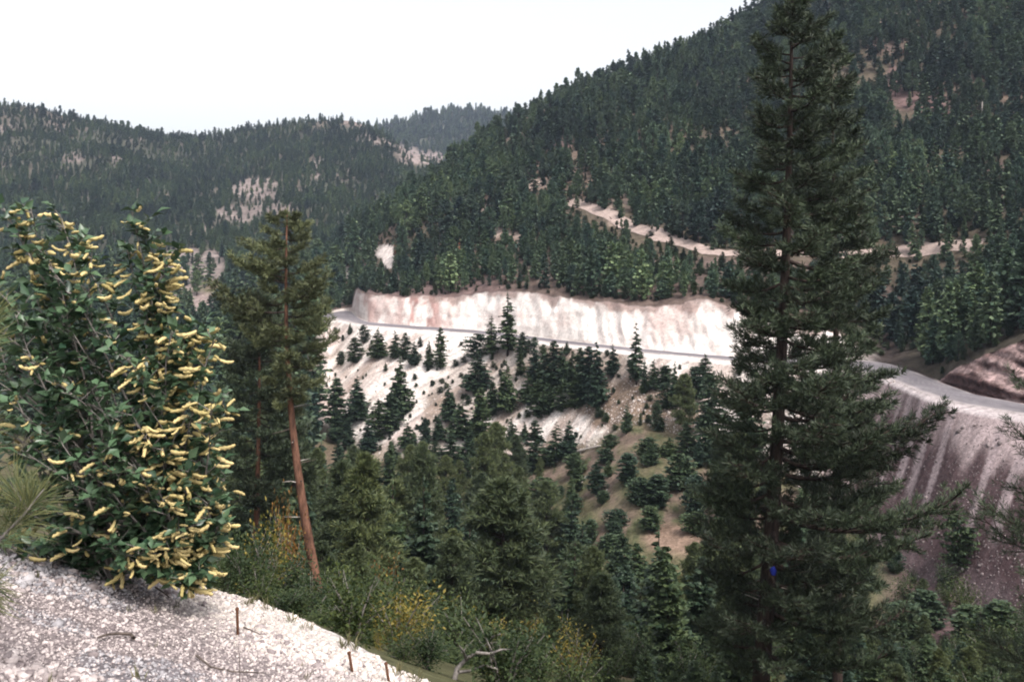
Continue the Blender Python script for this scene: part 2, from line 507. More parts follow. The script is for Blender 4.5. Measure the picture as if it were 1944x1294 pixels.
amp = np.zeros(Y.shape)
for nm, a in (('cuttop', 1.2), ('h1', 4.5), ('h2', 6.0), ('l1', 9), ('l2', 16), ('g1', 20), ('g2', 22)):
    amp = np.where(Bn == BI[nm], a * (bell if nm in ('cuttop', 'l1') else np.clip(bell * 1.4, 0, 1)), amp)
sc_ = np.clip(Y / 9.0, 12, 130)
Z = Z + (fbm(X / 34.0, Y / 34.0, 31, 4) - 0.5) * np.where(Y < 480, amp, 0) * 2
Z = Z + (np.abs(fbm(X / 120.0 + Y / 300, Y / 150.0, 33, 4) - 0.5) * 2 - 0.3) * np.where(Y >= 480, amp, 0) * 1.6
VV = HV - F * Z / Y

# prefix-visible lookup
def ground_uv(u, v, ymin=9.0):
    """first terrain point seen at photo pixel (u, v)"""
    j = int(np.clip(np.searchsorted(GU, u), 1, NC - 1))
    j = j if abs(GU[j] - u) < abs(GU[j - 1] - u) else j - 1
    col, yy = VV[:, j], Y[:, j]
    ok = np.nonzero((yy > ymin) & (col <= v))[0]
    i = ok[0] if len(ok) else len(col) - 1
    if i > 0 and col[i - 1] > v:
        t = (col[i - 1] - v) / (col[i - 1] - col[i])
        y = yy[i - 1] * (1 - t) + yy[i] * t
    else:
        y = yy[i]
    return ground_px(u, v, y)


def ground_xy(x, y):
    u = CX + F * x / y
    j = np.clip(np.searchsorted(GU, u), 1, NC - 1)
    t = np.clip((u - GU[j - 1]) / (GU[j] - GU[j - 1]), 0, 1)
    z0 = np.interp(y, Y[:, j - 1], Z[:, j - 1]); z1 = np.interp(y, Y[:, j], Z[:, j])
    return z0 * (1 - t) + z1 * t


# soil colours, photo-independent of light: what each patch of ground is made of
def ell(u0, v0, ru, rv, soft=0.35, warp=0.5):
    q = ((U - u0) / ru) ** 2 + ((VV - v0) / rv) ** 2
    q = q + (fbm(U / 16.0, VV / 12.0, int(u0) % 97, 4) - 0.5) * 2 * warp
    return 1 - sstep(1 - soft, 1 + soft, q)


S = np.zeros(Y.shape + (3,))
def paint(mask, c):
    global S
    mk = np.clip(mask, 0, 1)[..., None]
    S = S * (1 - mk) + np.array(c) * mk


one = np.ones(Y.shape)
n_a = fbm(X / 14, Y / 14, 51); n_b = fbm(X / 4, Y / 4, 52)
paint(one, (0.095, 0.085, 0.050))
paint(sstep(0.45, 0.62, n_a) * 0.8, (0.16, 0.115, 0.085))
paint(sstep(0.5, 0.66, n_b) * 0.6, (0.085, 0.100, 0.045))
# far and left hills
farm = (Bn >= BI['h4'])
paint(farm * 1.0, (0.050, 0.050, 0.037))
paint(farm * sstep(0.52, 0.63, fbm(X / 60, Y / 90, 61)), (0.085, 0.073, 0.060))
for (a, b, c, d, k) in ((485, 358, 48, 22, .9), (520, 395, 40, 16, .8), (450, 405, 40, 16, .9), (360, 505, 75, 36, .9), (410, 560, 60, 26, .8), (365, 585, 60, 18, .9),
                        (800, 298, 46, 14, 1), (765, 285, 30, 9, .9), (680, 232, 30, 9, .9), (600, 318, 16, 20, .7), (655, 330, 20, 14, .6), (140, 300, 22, 10, .8), (220, 303, 14, 6, .7), (20, 245, 30, 9, .6),
                        (130, 235, 50, 16, .5), (255, 258, 20, 14, .5), (240, 372, 12, 8, .6), (160, 375, 22, 9, .5), (60, 375, 16, 8, .5), (690, 262, 30, 8, .6), (390, 445, 30, 14, .7), (735, 270, 30, 7, .7)):
    paint(farm * ell(a, b, c, d) * k, (0.20, 0.16, 0.148))
lefth = (Bn >= BI['h1']) & (Bn < BI['h4']) & (U < 640)
for (a, b, c, d) in ((380, 580, 70, 26), (350, 520, 60, 30), (420, 620, 60, 20)):
    paint(lefth * ell(a, b, c, d), (0.24, 0.185, 0.17))
# right hill
rh = ((Bn >= BI['cuttop']) & (Bn < BI['h4']) & (U > 600)) * 1.0
paint(rh, (0.085, 0.068, 0.050))
paint(rh * sstep(0.5, 0.63, fbm(X / 22, Y / 22, 71)), (0.135, 0.10, 0.08))
for (a, b, c, d, k) in ((1022, 348, 26, 9, 1), (1000, 360, 16, 8, .9), (935, 400, 20, 12, .8), (945, 442, 12, 10, 1), (975, 447, 16, 6, .9), (1160, 402, 14, 22, .9), (1190, 380, 12, 16, .7)):
    paint(rh * ell(a, b, c, d) * k, (0.34, 0.26, 0.22))
for (a, b, c, d, k) in ((1745, 190, 60, 22, .9), (1700, 155, 20, 30, .8), (1790, 215, 50, 14, .7), (1070, 270, 26, 9, .7), (1900, 340, 30, 40, .6), (1730, 415, 30, 8, .6), (1690, 90, 40, 14, .5), (1200, 170, 30, 6, .6)):
    paint(rh * ell(a, b, c, d) * k, (0.15, 0.095, 0.092))
paint(rh * (Bn == BI['cuttop']) * 0.8, (0.105, 0.075, 0.065))
paint(rh * ell(820, 545, 140, 26, 0.5), (0.135, 0.092, 0.085))
paint(rh * ell(731, 478, 22, 12, 0.2, 0.6), (0.56, 0.49, 0.46))
paint(rh * ell(738, 496, 11, 16, 0.2, 0.6), (0.56, 0.49, 0.46))
paint(rh * ell(655, 462, 10, 8, 0.2, 0.3), (0.5, 0.44, 0.42))
paint(rh * ell(682, 466, 6, 10, 0.2, 0.3), (0.5, 0.44, 0.42))
paint(rh * ell(655, 517, 14, 12, 0.2, 0.3), (0.4, 0.33, 0.31))
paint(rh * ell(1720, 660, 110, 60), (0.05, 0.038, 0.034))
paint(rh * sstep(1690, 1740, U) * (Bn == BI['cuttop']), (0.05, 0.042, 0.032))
# fill slope
fill = ((Bn == BI['toe']) & (U > 540)) * sstep(560, 590, U)
stk = fbm(CC / 1.6, DD / 30, 81, 3); stk2 = fbm(CC / 3.6, DD / 40, 83, 3)
paint(fill, (0.70, 0.63, 0.59))
paint(fill * sstep(0.48, 0.66, stk) * 0.75, (0.40, 0.31, 0.275))
paint(fill * sstep(0.56, 0.66, stk2) * sstep(0.97, 0.6, TP) * 0.7, (0.25, 0.185, 0.15))
for (a, b, c, d, k) in ((1190, 770, 95, 50, .95), (1270, 800, 80, 40, .8), (1060, 870, 80, 30, .7), (900, 745, 90, 60, .5), (1100, 700, 110, 45, .75), (830, 800, 26, 60, .6), (1010, 690, 70, 45, .5)):
    paint(fill * ell(a, b, c, d) * k, (0.19, 0.135, 0.10))
paint(fill * sstep(0.16, 0.0, TP) * 0.8, (0.17, 0.14, 0.09))
wr = sstep(1500, 1680, U)
CR = X * 0.67 - Y * 0.742
paint(fill * wr, (0.36, 0.285, 0.285))
paint(fill * wr * sstep(0.45, 0.6, fbm(CR / 0.8, DD / 25, 82, 3)), (0.22, 0.165, 0.165))
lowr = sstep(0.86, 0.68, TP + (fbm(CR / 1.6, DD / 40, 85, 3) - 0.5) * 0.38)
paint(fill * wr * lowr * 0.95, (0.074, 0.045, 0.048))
pale = sstep(0.575, 0.63, fbm(CR / (1.15 + 0.0 * CR) + 0.6 * fbm(CR / 5.0, DD / 9.0, 88, 2), DD / 90, 87, 3) + 0.10 * (fbm(X / 1.2, Y / 1.2, 89, 2) - 0.5)) * sstep(0.25, 0.45, TP)
paint(fill * wr * pale * 0.9, (0.34, 0.27, 0.275))
paint(fill * wr * sstep(0.22, 0.05, TP) * sstep(0.4, 0.6, n_b), (0.15, 0.11, 0.115))
sh = ((Bn == BI['shoulder']) & (U > 600)) * 1.0
paint(sh * (1 - wr), (0.66, 0.60, 0.565)); paint(sh * wr, (0.46, 0.40, 0.40))
# the cut
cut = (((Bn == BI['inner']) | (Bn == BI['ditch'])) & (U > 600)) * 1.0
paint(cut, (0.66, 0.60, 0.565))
paint(cut * sstep(0.42, 0.62, fbm(X / 5.0, Z / 2.5, 90, 4)), (0.80, 0.74, 0.70))
paint(cut * sstep(0.55, 0.63, fbm(X / 9.0, Z / 0.7, 104, 3)) * 0.3, (0.44, 0.36, 0.335))
paint(cut * sstep(0.56, 0.62, fbm(X / 0.9, Z / 2.5, 105, 3)) * 0.22, (0.42, 0.335, 0.315))
pn = fbm(X / 2.2, Z / 3.0 + X / 9, 91, 4)
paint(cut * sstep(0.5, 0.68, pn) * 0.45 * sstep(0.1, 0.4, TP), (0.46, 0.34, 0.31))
pw = np.exp(-((U - 800) / 55.0) ** 2) + 0.6 * np.exp(-((U - 700) / 26.0) ** 2) + 0.3 * np.exp(-((U - 1240) / 60.0) ** 2)
paint(cut * sstep(0.42, 0.56, fbm(X / 1.5, Z / 3.2, 93, 4)) * np.clip(pw, 0, 1), (0.33, 0.185, 0.165))
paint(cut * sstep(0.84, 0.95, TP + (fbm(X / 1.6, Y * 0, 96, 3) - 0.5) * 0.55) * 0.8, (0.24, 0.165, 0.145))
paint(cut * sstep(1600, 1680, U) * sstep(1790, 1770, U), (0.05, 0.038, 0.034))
rock = cut * sstep(1776, 1792, U)
paint(rock, (0.205, 0.128, 0.120))
paint(rock * sstep(0.5, 0.62, fbm(X / 2.0, Z / 1.6, 95, 4)), (0.36, 0.255, 0.245))
paint(rock * sstep(0.52, 0.64, fbm(X / 1.3, Z / 1.3, 97, 4)), (0.08, 0.047, 0.045))
road = ((Bn == BI['outer']) & (U > 600)) * 1.0
paint(road, (0.135, 0.122, 0.135))
paint(road * sstep(0.5, 0.7, fbm(CC / 30, DD / 1.0, 99)) * 0.5, (0.26, 0.24, 0.25))
trk = np.exp(-((TP - 0.27) / 0.07) ** 2) + np.exp(-((TP - 0.72) / 0.07) ** 2)
paint(road * np.clip(trk, 0, 1) * 0.55, (0.20, 0.185, 0.19))
paint(road * (sstep(0.14, 0.0, TP + (n_b - 0.5) * 0.15) + sstep(0.86, 1.0, TP + (n_b - 0.5) * 0.15)) * 0.8, (0.40, 0.35, 0.34))
paint(road * sstep(0.62, 0.7, n_b) * 0.5, (0.085, 0.078, 0.088))
# grass on the slope under the fill
gr = (Bn == BI['bottom']) * sstep(900, 1000, U) * sstep(1700, 1560, U)
paint(gr * 0.9, (0.115, 0.105, 0.060))
paint(gr * sstep(0.44, 0.58, fbm(X / 6, Y / 6, 101)), (0.175, 0.128, 0.102))
paint(gr * sstep(0.55, 0.65, fbm(X / 2.2, Y / 2.2, 103)), (0.07, 0.078, 0.038))
paint((Bn <= BI['bottom']) * ell(1285, 1020, 62, 28) * 0.95, (0.24, 0.165, 0.125))
paint((Bn == BI['bottom']) * sstep(1640, 1740, U) * 0.9, (0.155, 0.10, 0.105))
paint((Bn <= BI['near']) * 0.85, (0.075, 0.075, 0.036))

nr = Y.shape[0]
IDX = np.arange(nr * NC).reshape(nr, NC)
qa = np.stack([IDX[:-1, :-1], IDX[:-1, 1:], IDX[1:, 1:], IDX[1:, :-1]], -1)
qb = band[:-1][:, None] + np.zeros((1, NC - 1), int)
qu = 0.5 * (GU[:-1] + GU[1:])[None, :] + np.zeros((nr - 1, 1))
ALLV = np.stack([X, Y, Z], -1).reshape(-1, 3)
ALLC = np.concatenate([S.reshape(-1, 3), np.ones((nr * NC, 1))], 1)


def terrain_piece(name, mask, mat, label, cat):
    q = qa[mask]
    used, inv = np.unique(q.ravel(), return_inverse=True)
    me = make_mesh(name, ALLV[used], [inv.reshape(-1, 4)], [mat], smooth=True)
    at = me.color_attributes.new('soil', 'FLOAT_COLOR', 'POINT')
    at.data.foreach_set('color', ALLC[used].astype(np.float32).ravel())
    return tag(link(name, me), label, cat, kind='structure')


isroadu = qu > 606
m_near = (qb <= BI['bottom']) | (~isroadu & (qb <= BI['ditch']))
m_fill = isroadu & ((qb == BI['toe']) | (qb == BI['shoulder']))
m_road = isroadu & (qb == BI['outer'])
m_cutall = isroadu & ((qb == BI['inner']) | (qb == BI['ditch']))
m_rock = m_cutall & (qu > 1784)
m_cut = m_cutall & ~m_rock
m_hill = (qb >= BI['cuttop']) & (qb < BI['h4'])
m_left = (qb >= BI['h4']) & (qb < BI['l4'])
m_far = qb >= BI['l4']
terrain_piece('valley_slope', m_near, M['valley'], 'brown and green valley side under the trees below the camera', 'slope')
terrain_piece('road_embankment', m_fill, M['fill'], 'pale streaked rubble slope falling away below the winding road', 'embankment')
terrain_piece('road', m_road, M['asphalt'], 'narrow grey asphalt road curving round the hillside', 'road')
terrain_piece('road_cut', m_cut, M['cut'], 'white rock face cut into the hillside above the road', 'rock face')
terrain_piece('rock_outcrop', m_rock, M['outcrop'], 'red brown rock cut on the inside of the near road bend', 'rock')
terrain_piece('forested_hill', m_hill, M['hill'], 'steep wooded hillside rising above the white road cut', 'hill')
terrain_piece('valley_hills', m_left, M['far'], 'wooded hills with pale rocky patches closing the valley', 'hills')
terrain_piece('distant_hill', m_far, M['far'], 'bluish rounded hill farthest up the valley', 'hill')

# ------------------------------------------------------------------ the gravel bank in the foreground
bx = np.arange(-5.6, 2.6, 0.03); by = np.arange(2.2, 9.2, 0.03)
BXX, BYY = np.meshgrid(bx, by)
cyv = crest_y(CX + F * BXX / BYY)
cyv = cyv + (fbm(BXX / 0.5, BYY / 0.5, 211, 3) - 0.5) * 0.35
def bank_z(x, y, cy=None):
    cy = crest_y(CX + F * x / np.maximum(y, 0.1)) if cy is None else cy
    over = np.maximum(y - cy, 0)
    zz = bank_plane(x, y) - 0.42 * over - 0.12 * np.minimum(over, 0.5)
    return zz + (fbm(x / 0.9, y / 0.9, 201, 3) - 0.5) * 0.14 + (fbm(x / 0.12, y / 0.12, 203, 2) - 0.5) * 0.035
BZZ = bank_z(BXX, BYY, cyv)
nb = BXX.shape
bi = np.arange(nb[0] * nb[1]).reshape(nb)
bq = np.stack([bi[:-1, :-1], bi[:-1, 1:], bi[1:, 1:], bi[1:, :-1]], -1).reshape(-1, 4)
bme = make_mesh('gravel_bank', np.stack([BXX, BYY, BZZ], -1).reshape(-1, 3), [bq], [M['bank']], smooth=True)
bu = CX + F * BXX / BYY; bv = HV - F * BZZ / BYY
bc = np.zeros(nb + (3,)) + np.array((0.25, 0.21, 0.21))
wcr = sstep(1.6, 0.3, cyv - BYY)[..., None] * sstep(250, 480, bu)[..., None]
bc = bc * (1 - wcr) + np.array((0.64, 0.58, 0.545)) * wcr
gz = sstep(0.45, 0.6, fbm(BXX / 0.8, BYY / 0.8, 207, 3))[..., None] * (1 - wcr) * 0.7
bc = bc * (1 - gz) + np.array((0.17, 0.155, 0.17)) * gz
at = bme.color_attributes.new('soil', 'FLOAT_COLOR', 'POINT')
at.data.foreach_set('color', np.concatenate([bc.reshape(-1, 3), np.ones((nb[0] * nb[1], 1))], 1).astype(np.float32).ravel())
bank = tag(link('gravel_bank', bme), 'bank of crushed white stone sloping down at the near left', 'gravel bank', kind='structure')


def stone_mesh(seed, mat, flat=0.65, name='stone'):
    r = np.random.default_rng(seed)
    bm_v, bm_f = [], []
    n_r, n_s = 2, 6
    V = [(0, 0, 1)]
    for i in range(1, n_r + 1):
        p = math.pi * i / (n_r + 1)
        for k in range(n_s):
            a = 2 * math.pi * (k + 0.5 * (i % 2)) / n_s
            V.append((math.sin(p) * math.cos(a), math.sin(p) * math.sin(a), math.cos(p)))
    V.append((0, 0, -1))
    V = np.array(V, float)
    V *= (0.5 + 0.85 * r.random(len(V)))[:, None]
    V *= np.array([1.0, 0.75 + 0.2 * r.random(), flat * (0.7 + 0.5 * r.random())])
    T, Q = [], []
    for k in range(n_s):
        T.append((0, 1 + k, 1 + (k + 1) % n_s))
        b = 1 + (n_r - 1) * n_s
        T.append((len(V) - 1, b + (k + 1) % n_s, b + k))
        for i in range(n_r - 1):
            a0 = 1 + i * n_s
            Q.append((a0 + k, a0 + n_s + k, a0 + n_s + (k + 1) % n_s, a0 + (k + 1) % n_s))
    return make_mesh(name, V, [np.array(T), np.array(Q)], [mat])


# ------------------------------------------------------------------ instanced stuff (gravel, far forest)
def stuff_points(name, P, SCL, ROT, IDXS, templates, parent=None):
    me = bpy.data.meshes.new(name)
    me.vertices.add(len(P))
    me.vertices.foreach_set('co', np.asarray(P, np.float32).ravel())
    a = me.attributes.new('scl', 'FLOAT_VECTOR', 'POINT'); a.data.foreach_set('vector', np.asarray(SCL, np.float32).ravel())
    a = me.attributes.new('rot', 'FLOAT_VECTOR', 'POINT'); a.data.foreach_set('vector', np.asarray(ROT, np.float32).ravel())
    a = me.attributes.new('kindno', 'INT', 'POINT'); a.data.foreach_set('value', np.asarray(IDXS, np.int32))
    o = link(name, me, parent)
    ng = bpy.data.node_groups.new(name, 'GeometryNodeTree')
    ng.interface.new_socket('Geometry', in_out='INPUT', socket_type='NodeSocketGeometry')
    ng.interface.new_socket('Geometry', in_out='OUTPUT', socket_type='NodeSocketGeometry')
    gi = ng.nodes.new('NodeGroupInput'); go = ng.nodes.new('NodeGroupOutput')
    def attr(nm, ty):
        n = ng.nodes.new('GeometryNodeInputNamedAttribute'); n.data_type = ty
        n.inputs['Name'].default_value = nm
        return n.outputs['Attribute']
    scl, rot, kn = attr('scl', 'FLOAT_VECTOR'), attr('rot', 'FLOAT_VECTOR'), attr('kindno', 'INT')
    e2r = ng.nodes.new('FunctionNodeEulerToRotation')
    ng.links.new(rot, e2r.inputs[0])
    join = ng.nodes.new('GeometryNodeJoinGeometry')
    for k, t in enumerate(templates):
        oi = ng.nodes.new('GeometryNodeObjectInfo'); oi.inputs['Object'].default_value = t
        oi.inputs['As Instance'].default_value = True
        cp = ng.nodes.new('FunctionNodeCompare'); cp.data_type = 'INT'; cp.operation = 'EQUAL'
        ng.links.new(kn, cp.inputs[2]); cp.inputs[3].default_value = k
        ip = ng.nodes.new('GeometryNodeInstanceOnPoints')
        ng.links.new(gi.outputs[0], ip.inputs['Points'])
        ng.links.new(cp.outputs[0], ip.inputs['Selection'])
        ng.links.new(oi.outputs['Geometry'], ip.inputs['Instance'])
        ng.links.new(e2r.outputs[0], ip.inputs['Rotation'])
        ng.links.new(scl, ip.inputs['Scale'])
        ng.links.new(ip.outputs[0], join.inputs[0])
    ng.links.new(join.outputs[0], go.inputs[0])
    md = o.modifiers.new('scatter', 'NODES'); md.node_group = ng
    o['kind'] = 'stuff'
    return o


# ------------------------------------------------------------------ conifers
def crown_quads(r, H, R, t0, nbr, ne, clump, profile='fir', droop=0.25, wid=0.42, lean=(0, 0)):
    """branch by branch: pointed sprays along every branch"""
    hb = t0 + (1 - t0) * (1 - np.sqrt(1 - np.linspace(0.0, 0.995, nbr)) if profile == 'fir' else np.linspace(0.0, 0.985, nbr))
    hb = np.clip(hb + r.normal(0, 0.012, nbr), t0 * 0.8, 0.99)
    azb = r.random(nbr) * 2 * np.pi
    t = (hb - t0) / (1 - t0)
    if profile == 'fir':
        Rb = R * ((1 - t) ** 0.8 * np.clip(0.55 + 3 * t, 0, 1) + 0.03)
    elif profile == 'round':
        Rb = R * 0.9 * (np.sqrt(np.clip(1 - (2 * t - 0.75) ** 2 / 1.6, 0.02, 1)))
    else:
        Rb = R * (np.clip(1 - t, 0, 1) ** 0.55 * np.clip(0.45 + 2.2 * t, 0, 1) + 0.04)
    Rb = Rb * (0.62 + 0.5 * r.random(nbr)) * (0.85 + 0.3 * np.sin(azb * 2 + r.random() * 6))
    s = (0.18 + 0.82 * (np.arange(ne) + r.random((nbr, ne))) / ne)
    ca, sa = np.cos(azb)[:, None], np.sin(azb)[:, None]
    rad = s * Rb[:, None]
    lat = r.normal(0, 0.28, (nbr, ne)) * Rb[:, None] * s * 0.8
    P = np.stack([ca * rad - sa * lat, sa * rad + ca * lat, hb[:, None] * H + (0.10 - droop * s) * rad + r.normal(0, 0.02 * H / 8, (nbr, ne))], -1).reshape(-1, 3)
    a2 = (azb[:, None] + r.normal(0, 0.6, (nbr, ne))).ravel()
    el = r.normal(-droop * 0.7 + 0.1, 0.35, nbr * ne)
    D = np.stack([np.cos(a2) * np.cos(el), np.sin(a2) * np.cos(el), np.sin(el)], -1)
    roll = r.normal(0, 0.7, nbr * ne)
    side = np.cross(D, [0, 0, 1.0]); side /= np.linalg.norm(side, axis=1, keepdims=True) + 1e-9
    up = np.cross(side, D)
    W = side * np.cos(roll)[:, None] + up * np.sin(roll)[:, None]
    cl = clump * (0.6 + 0.7 * r.random(nbr * ne)) * np.repeat(np.clip(0.5 + Rb / R, 0.5, 1.1), ne)
    V = np.stack([P - D * cl[:, None] * 0.5, P + W * cl[:, None] * wid - D * cl[:, None] * 0.05, P + D * cl[:, None] * 0.62, P - W * cl[:, None] * wid], 1).reshape(-1, 3)
    # leader
    tip = np.array([[0.05, 0, H * 0.93], [-0.03, 0.05, H * 0.93], [-0.03, -0.05, H * 0.93], [0, 0, H]]) * np.array([H / 8, H / 8, 1])
    Q = np.arange(len(V)).reshape(-1, 4)
    return V, Q, tip


def tufts(C, D, n, length, width, spread, r):
    """needle tufts: n blades round each tuft direction"""
    C = np.asarray(C, float); D = np.asarray(D, float)
    m = len(C)
    D = D / (np.linalg.norm(D, axis=1, keepdims=True) + 1e-9)
    A = np.cross(D, r.normal(0, 1, (m, 3))); A /= np.linalg.norm(A, axis=1, keepdims=True) + 1e-9
    B = np.cross(D, A)
    ph = r.random((m, n)) * 2 * np.pi
    th = spread[0] + (spread[1] - spread[0]) * r.random((m, n))
    d = D[:, None, :] * np.cos(th)[..., None] + (A[:, None, :] * np.cos(ph)[..., None] + B[:, None, :] * np.sin(ph)[..., None]) * np.sin(th)[..., None]
    ln = length * (0.7 + 0.5 * r.random((m, n, 1)))
    base = C[:, None, :] - D[:, None, :] * (r.random((m, n, 1)) * length * 0.6)
    w = np.cross(d, r.normal(0, 1, (m, n, 3))); w /= np.linalg.norm(w, axis=2, keepdims=True) + 1e-9
    tip = base + d * ln
    mid = base + d * ln * 0.55
    V = np.stack([base, mid + w * width * 0.5, tip, mid - w * width * 0.5], 2).reshape(-1, 3)
    return V, np.arange(len(V)).reshape(-1, 4)


def fir_template(seed, H=8.0, R=1.7, t0=0.06, nbr=90, ne=11, clump=0.62, profile='fir', droop=0.25, fmat='fir', bmat='darkbark', tr=0.10):
    r = np.random.default_rng(seed)
    V, Q, tip = crown_quads(r, H, R, t0, nbr, ne, clump, profile, droop)
    mb = MB(); mb.add(V, Q); mb.add(tip, np.array([[0, 1, 3], [1, 2, 3], [2, 0, 3]]))
    crown = mb.mesh('crown', [M[fmat]])
    tb = MB(); tb.tube([(0, 0, -0.6), (0, 0, 0.1), (0.03, 0, H * 0.5), (0, 0, H * 0.95)], [tr * 1.4, tr, tr * 0.6, 0.02], 6)
    trunk = tb.mesh('trunk', [M[bmat]], True)
    return trunk, crown, H


def pine_template(seed, H=10.0, R=2.2, t0=0.25, nbr=46, nt=9, needles=12, ln=0.5, wd=0.075, fmat='pine', bmat='darkbark', tr=0.14):
    r = np.random.default_rng(seed)
    wood, C, D = MB(), [], []
    wood.tube([(0, 0, -0.8), (0, 0, 0.2), (0.08, 0.02, H * 0.4), (-0.03, 0.05, H * 0.75), (0, 0, H * 0.985)], [tr * 1.3, tr, tr * 0.8, tr * 0.45, 0.02], 7)
    for i in range(nbr):
        t = (i + r.random()) / nbr
        h = H * (t0 + (1 - t0) * t * 0.97)
        Rb = R * (np.clip(1 - t, 0, 1) ** 0.6 * min(1, 0.5 + 2.0 * t) + 0.05) * (0.55 + 0.6 * r.random())
        a = r.random() * 2 * np.pi
        rise = 0.05 + 0.5 * t + r.normal(0, 0.12)
        e = np.array([np.cos(a), np.sin(a), rise]); e2 = np.array([-np.sin(a), np.cos(a), 0])
        p0 = np.array([0, 0, h]); p1 = p0 + e * Rb * 0.55 + np.array([0, 0, -0.05 * Rb]); p2 = p0 + e * Rb + np.array([0, 0, 0.12 * Rb])
        wood.tube([p0, p1, p2], [0.05 * tr / 0.14, 0.03, 0.012], 4, cap=False)
        for k in range(nt):
            s = 0.35 + 0.7 * (k + r.random()) / nt
            c = p0 + e * Rb * s + e2 * r.normal(0, 0.22) * Rb * min(1, s) + np.array([0, 0, r.normal(0.06, 0.10) * Rb])
            C.append(c); D.append(e + e2 * r.normal(0, 0.6) + np.array([0, 0, 0.5 + r.normal(0, 0.3)]))
    V, Q = tufts(np.array(C), np.array(D), needles, ln, wd, (0.15, 1.5), r)
    mb = MB(); mb.add(V, Q)
    return wood.mesh('trunk', [M[bmat]], True), mb.mesh('crown', [M[fmat]]), H


FIRS = [fir_template(100 + k, R=[1.8, 1.6, 2.1, 1.5, 1.95, 1.75][k], nbr=[190, 180, 200, 170, 190, 185][k], ne=26, clump=0.34, droop=[0.2, 0.1, 0.25, 0.12, 0.05, 0.18][k], profile=['fir', 'oval', 'fir', 'oval', 'oval', 'fir'][k]) for k in range(6)]
NFIRS = [fir_template(110 + k, R=[1.9, 1.65, 2.1, 1.75][k], nbr=210, ne=38, clump=0.27, droop=[0.15, 0.06, 0.2, 0.1][k], profile=['fir', 'oval', 'oval', 'fir'][k]) for k in range(4)]
ROUNDS = [fir_template(130 + k, H=4.0, R=[1.5, 1.25, 1.7][k], nbr=140, ne=24, clump=0.25, profile='round', droop=0.0, t0=0.05) for k in range(3)]
SPARSE = [fir_template(140 + k, H=10.0, R=1.9, t0=0.12, nbr=96, ne=28, clump=0.38, droop=0.26, tr=0.13) for k in range(2)]
PINES = [pine_template(150 + k, R=[2.0, 2.4, 1.8, 2.2][k], t0=[0.2, 0.25, 0.15, 0.3][k], nbr=[84, 90, 80, 84][k], nt=20, needles=14, ln=0.42, wd=0.055) for k in range(4)]
HILLT = [fir_template(170 + k, R=[1.9, 1.7, 2.2, 1.6, 2.0][k], nbr=100, ne=14, clump=0.52, droop=[0.2, 0.08, 0.05, 0.1, 0.02][k], profile=['fir', 'oval', 'oval', 'oval', 'round'][k], fmat='forest') for k in range(5)] + \
        [pine_template(180 + k, H=8.0, R=1.9, t0=0.2, nbr=48, nt=11, needles=9, ln=0.5, wd=0.12, fmat='forest') for k in range(2)]
DEAD = fir_template(190, H=8, R=1.5, nbr=60, ne=11, clump=0.5, t0=0.08, fmat='redtree')

used_count = {}


def plant_tree(tpl, base, H, label, group=None, name='fir_tree', cat='conifer', wide=1.0, parts=True, rz=None, sink=0.0, joined=None):
    s = H / tpl[2]
    rz = random.random() * 6.28 if rz is None else rz
    loc = (base[0], base[1], base[2] - sink)
    if not parts:
        o = link(name, joined, None, loc, (0, 0, rz), (s * wide, s * wide, s))
        return tag(o, label, cat, group)
    e = empty(name, loc, label, cat, group, rz)
    e.scale = (s * wide, s * wide, s)
    link('trunk', tpl[0], e); link('crown', tpl[1], e)
    return e


def join_tpl(tpl, name='conifer'):
    tv, cv = tpl[0], tpl[1]
    def arr(me):
        V = np.zeros(len(me.vertices) * 3, np.float32); me.vertices.foreach_get('co', V)
        return V.reshape(-1, 3), [list(p.vertices) for p in me.polygons]
    V1, F1 = arr(tv); V2, F2 = arr(cv)
    Fs = {}
    for f in F1: Fs.setdefault((len(f), 1), []).append(f)
    for f in F2: Fs.setdefault((len(f), 0), []).append([i + len(V1) for i in f])
    ks = list(Fs)
    return make_mesh(name, np.concatenate([V1, V2]), [np.array(Fs[k]) for k in ks], [cv.materials[0], tv.materials[0]], [k[1] for k in ks])


HILLJ = [join_tpl(t, 'forest_conifer') for t in HILLT]

# ---- the forest on the hills: scattered points, thinned where the photograph shows open ground
CLEAR = [  # open patches in photo pixels: column, row, half width, half height, share of trees removed
    (485, 358, 44, 20, .7), (450, 405, 40, 14, .72), (520, 395, 36, 12, .6), (360, 505, 70, 34, .85), (420, 545, 60, 20, .5), (365, 585, 60, 16, .65),
    (800, 298, 46, 11, .8), (765, 285, 30, 8, .65), (680, 230, 30, 8, .6), (600, 318, 14, 18, .6), (655, 330, 18, 10, .5), (140, 300, 20, 8, .65), (220, 303, 12, 5, .6), (735, 270, 30, 6, .6),
    (1022, 348, 24, 8, .95), (935, 400, 16, 9, .8), (945, 442, 10, 8, .95), (975, 447, 14, 5, .9), (729, 477, 19, 11, 1.0), (738, 492, 10, 14, 1.0), (655, 462, 8, 7, 1), (682, 466, 6, 9, 1), (655, 517, 12, 10, .9),
    (1745, 190, 54, 18, .6), (1700, 155, 16, 26, .55), (1070, 270, 24, 7, .7), (820, 545, 130, 18, .4), (1900, 340, 26, 34, .4), (1160, 402, 10, 16, .9), (1190, 380, 9, 12, .9),
    (1715, 680, 42, 18, 0.8), (1690, 90, 36, 10, .5), (1130, 330, 70, 6, .4), (1330, 250, 60, 6, .5)]
TRAIL = [(1075, 374), (1088, 386), (1112, 396), (1150, 406), (1172, 420), (1200, 434), (1240, 444), (1270, 458), (1310, 466), (1345, 482), (1420, 484), (1500, 482), (1580, 482), (1650, 486), (1720, 480), (1800, 470), (1870, 468)]
TRU = np.array([p[0] for p in TRAIL], float); TRV = np.array([p[1] for p in TRAIL], float)


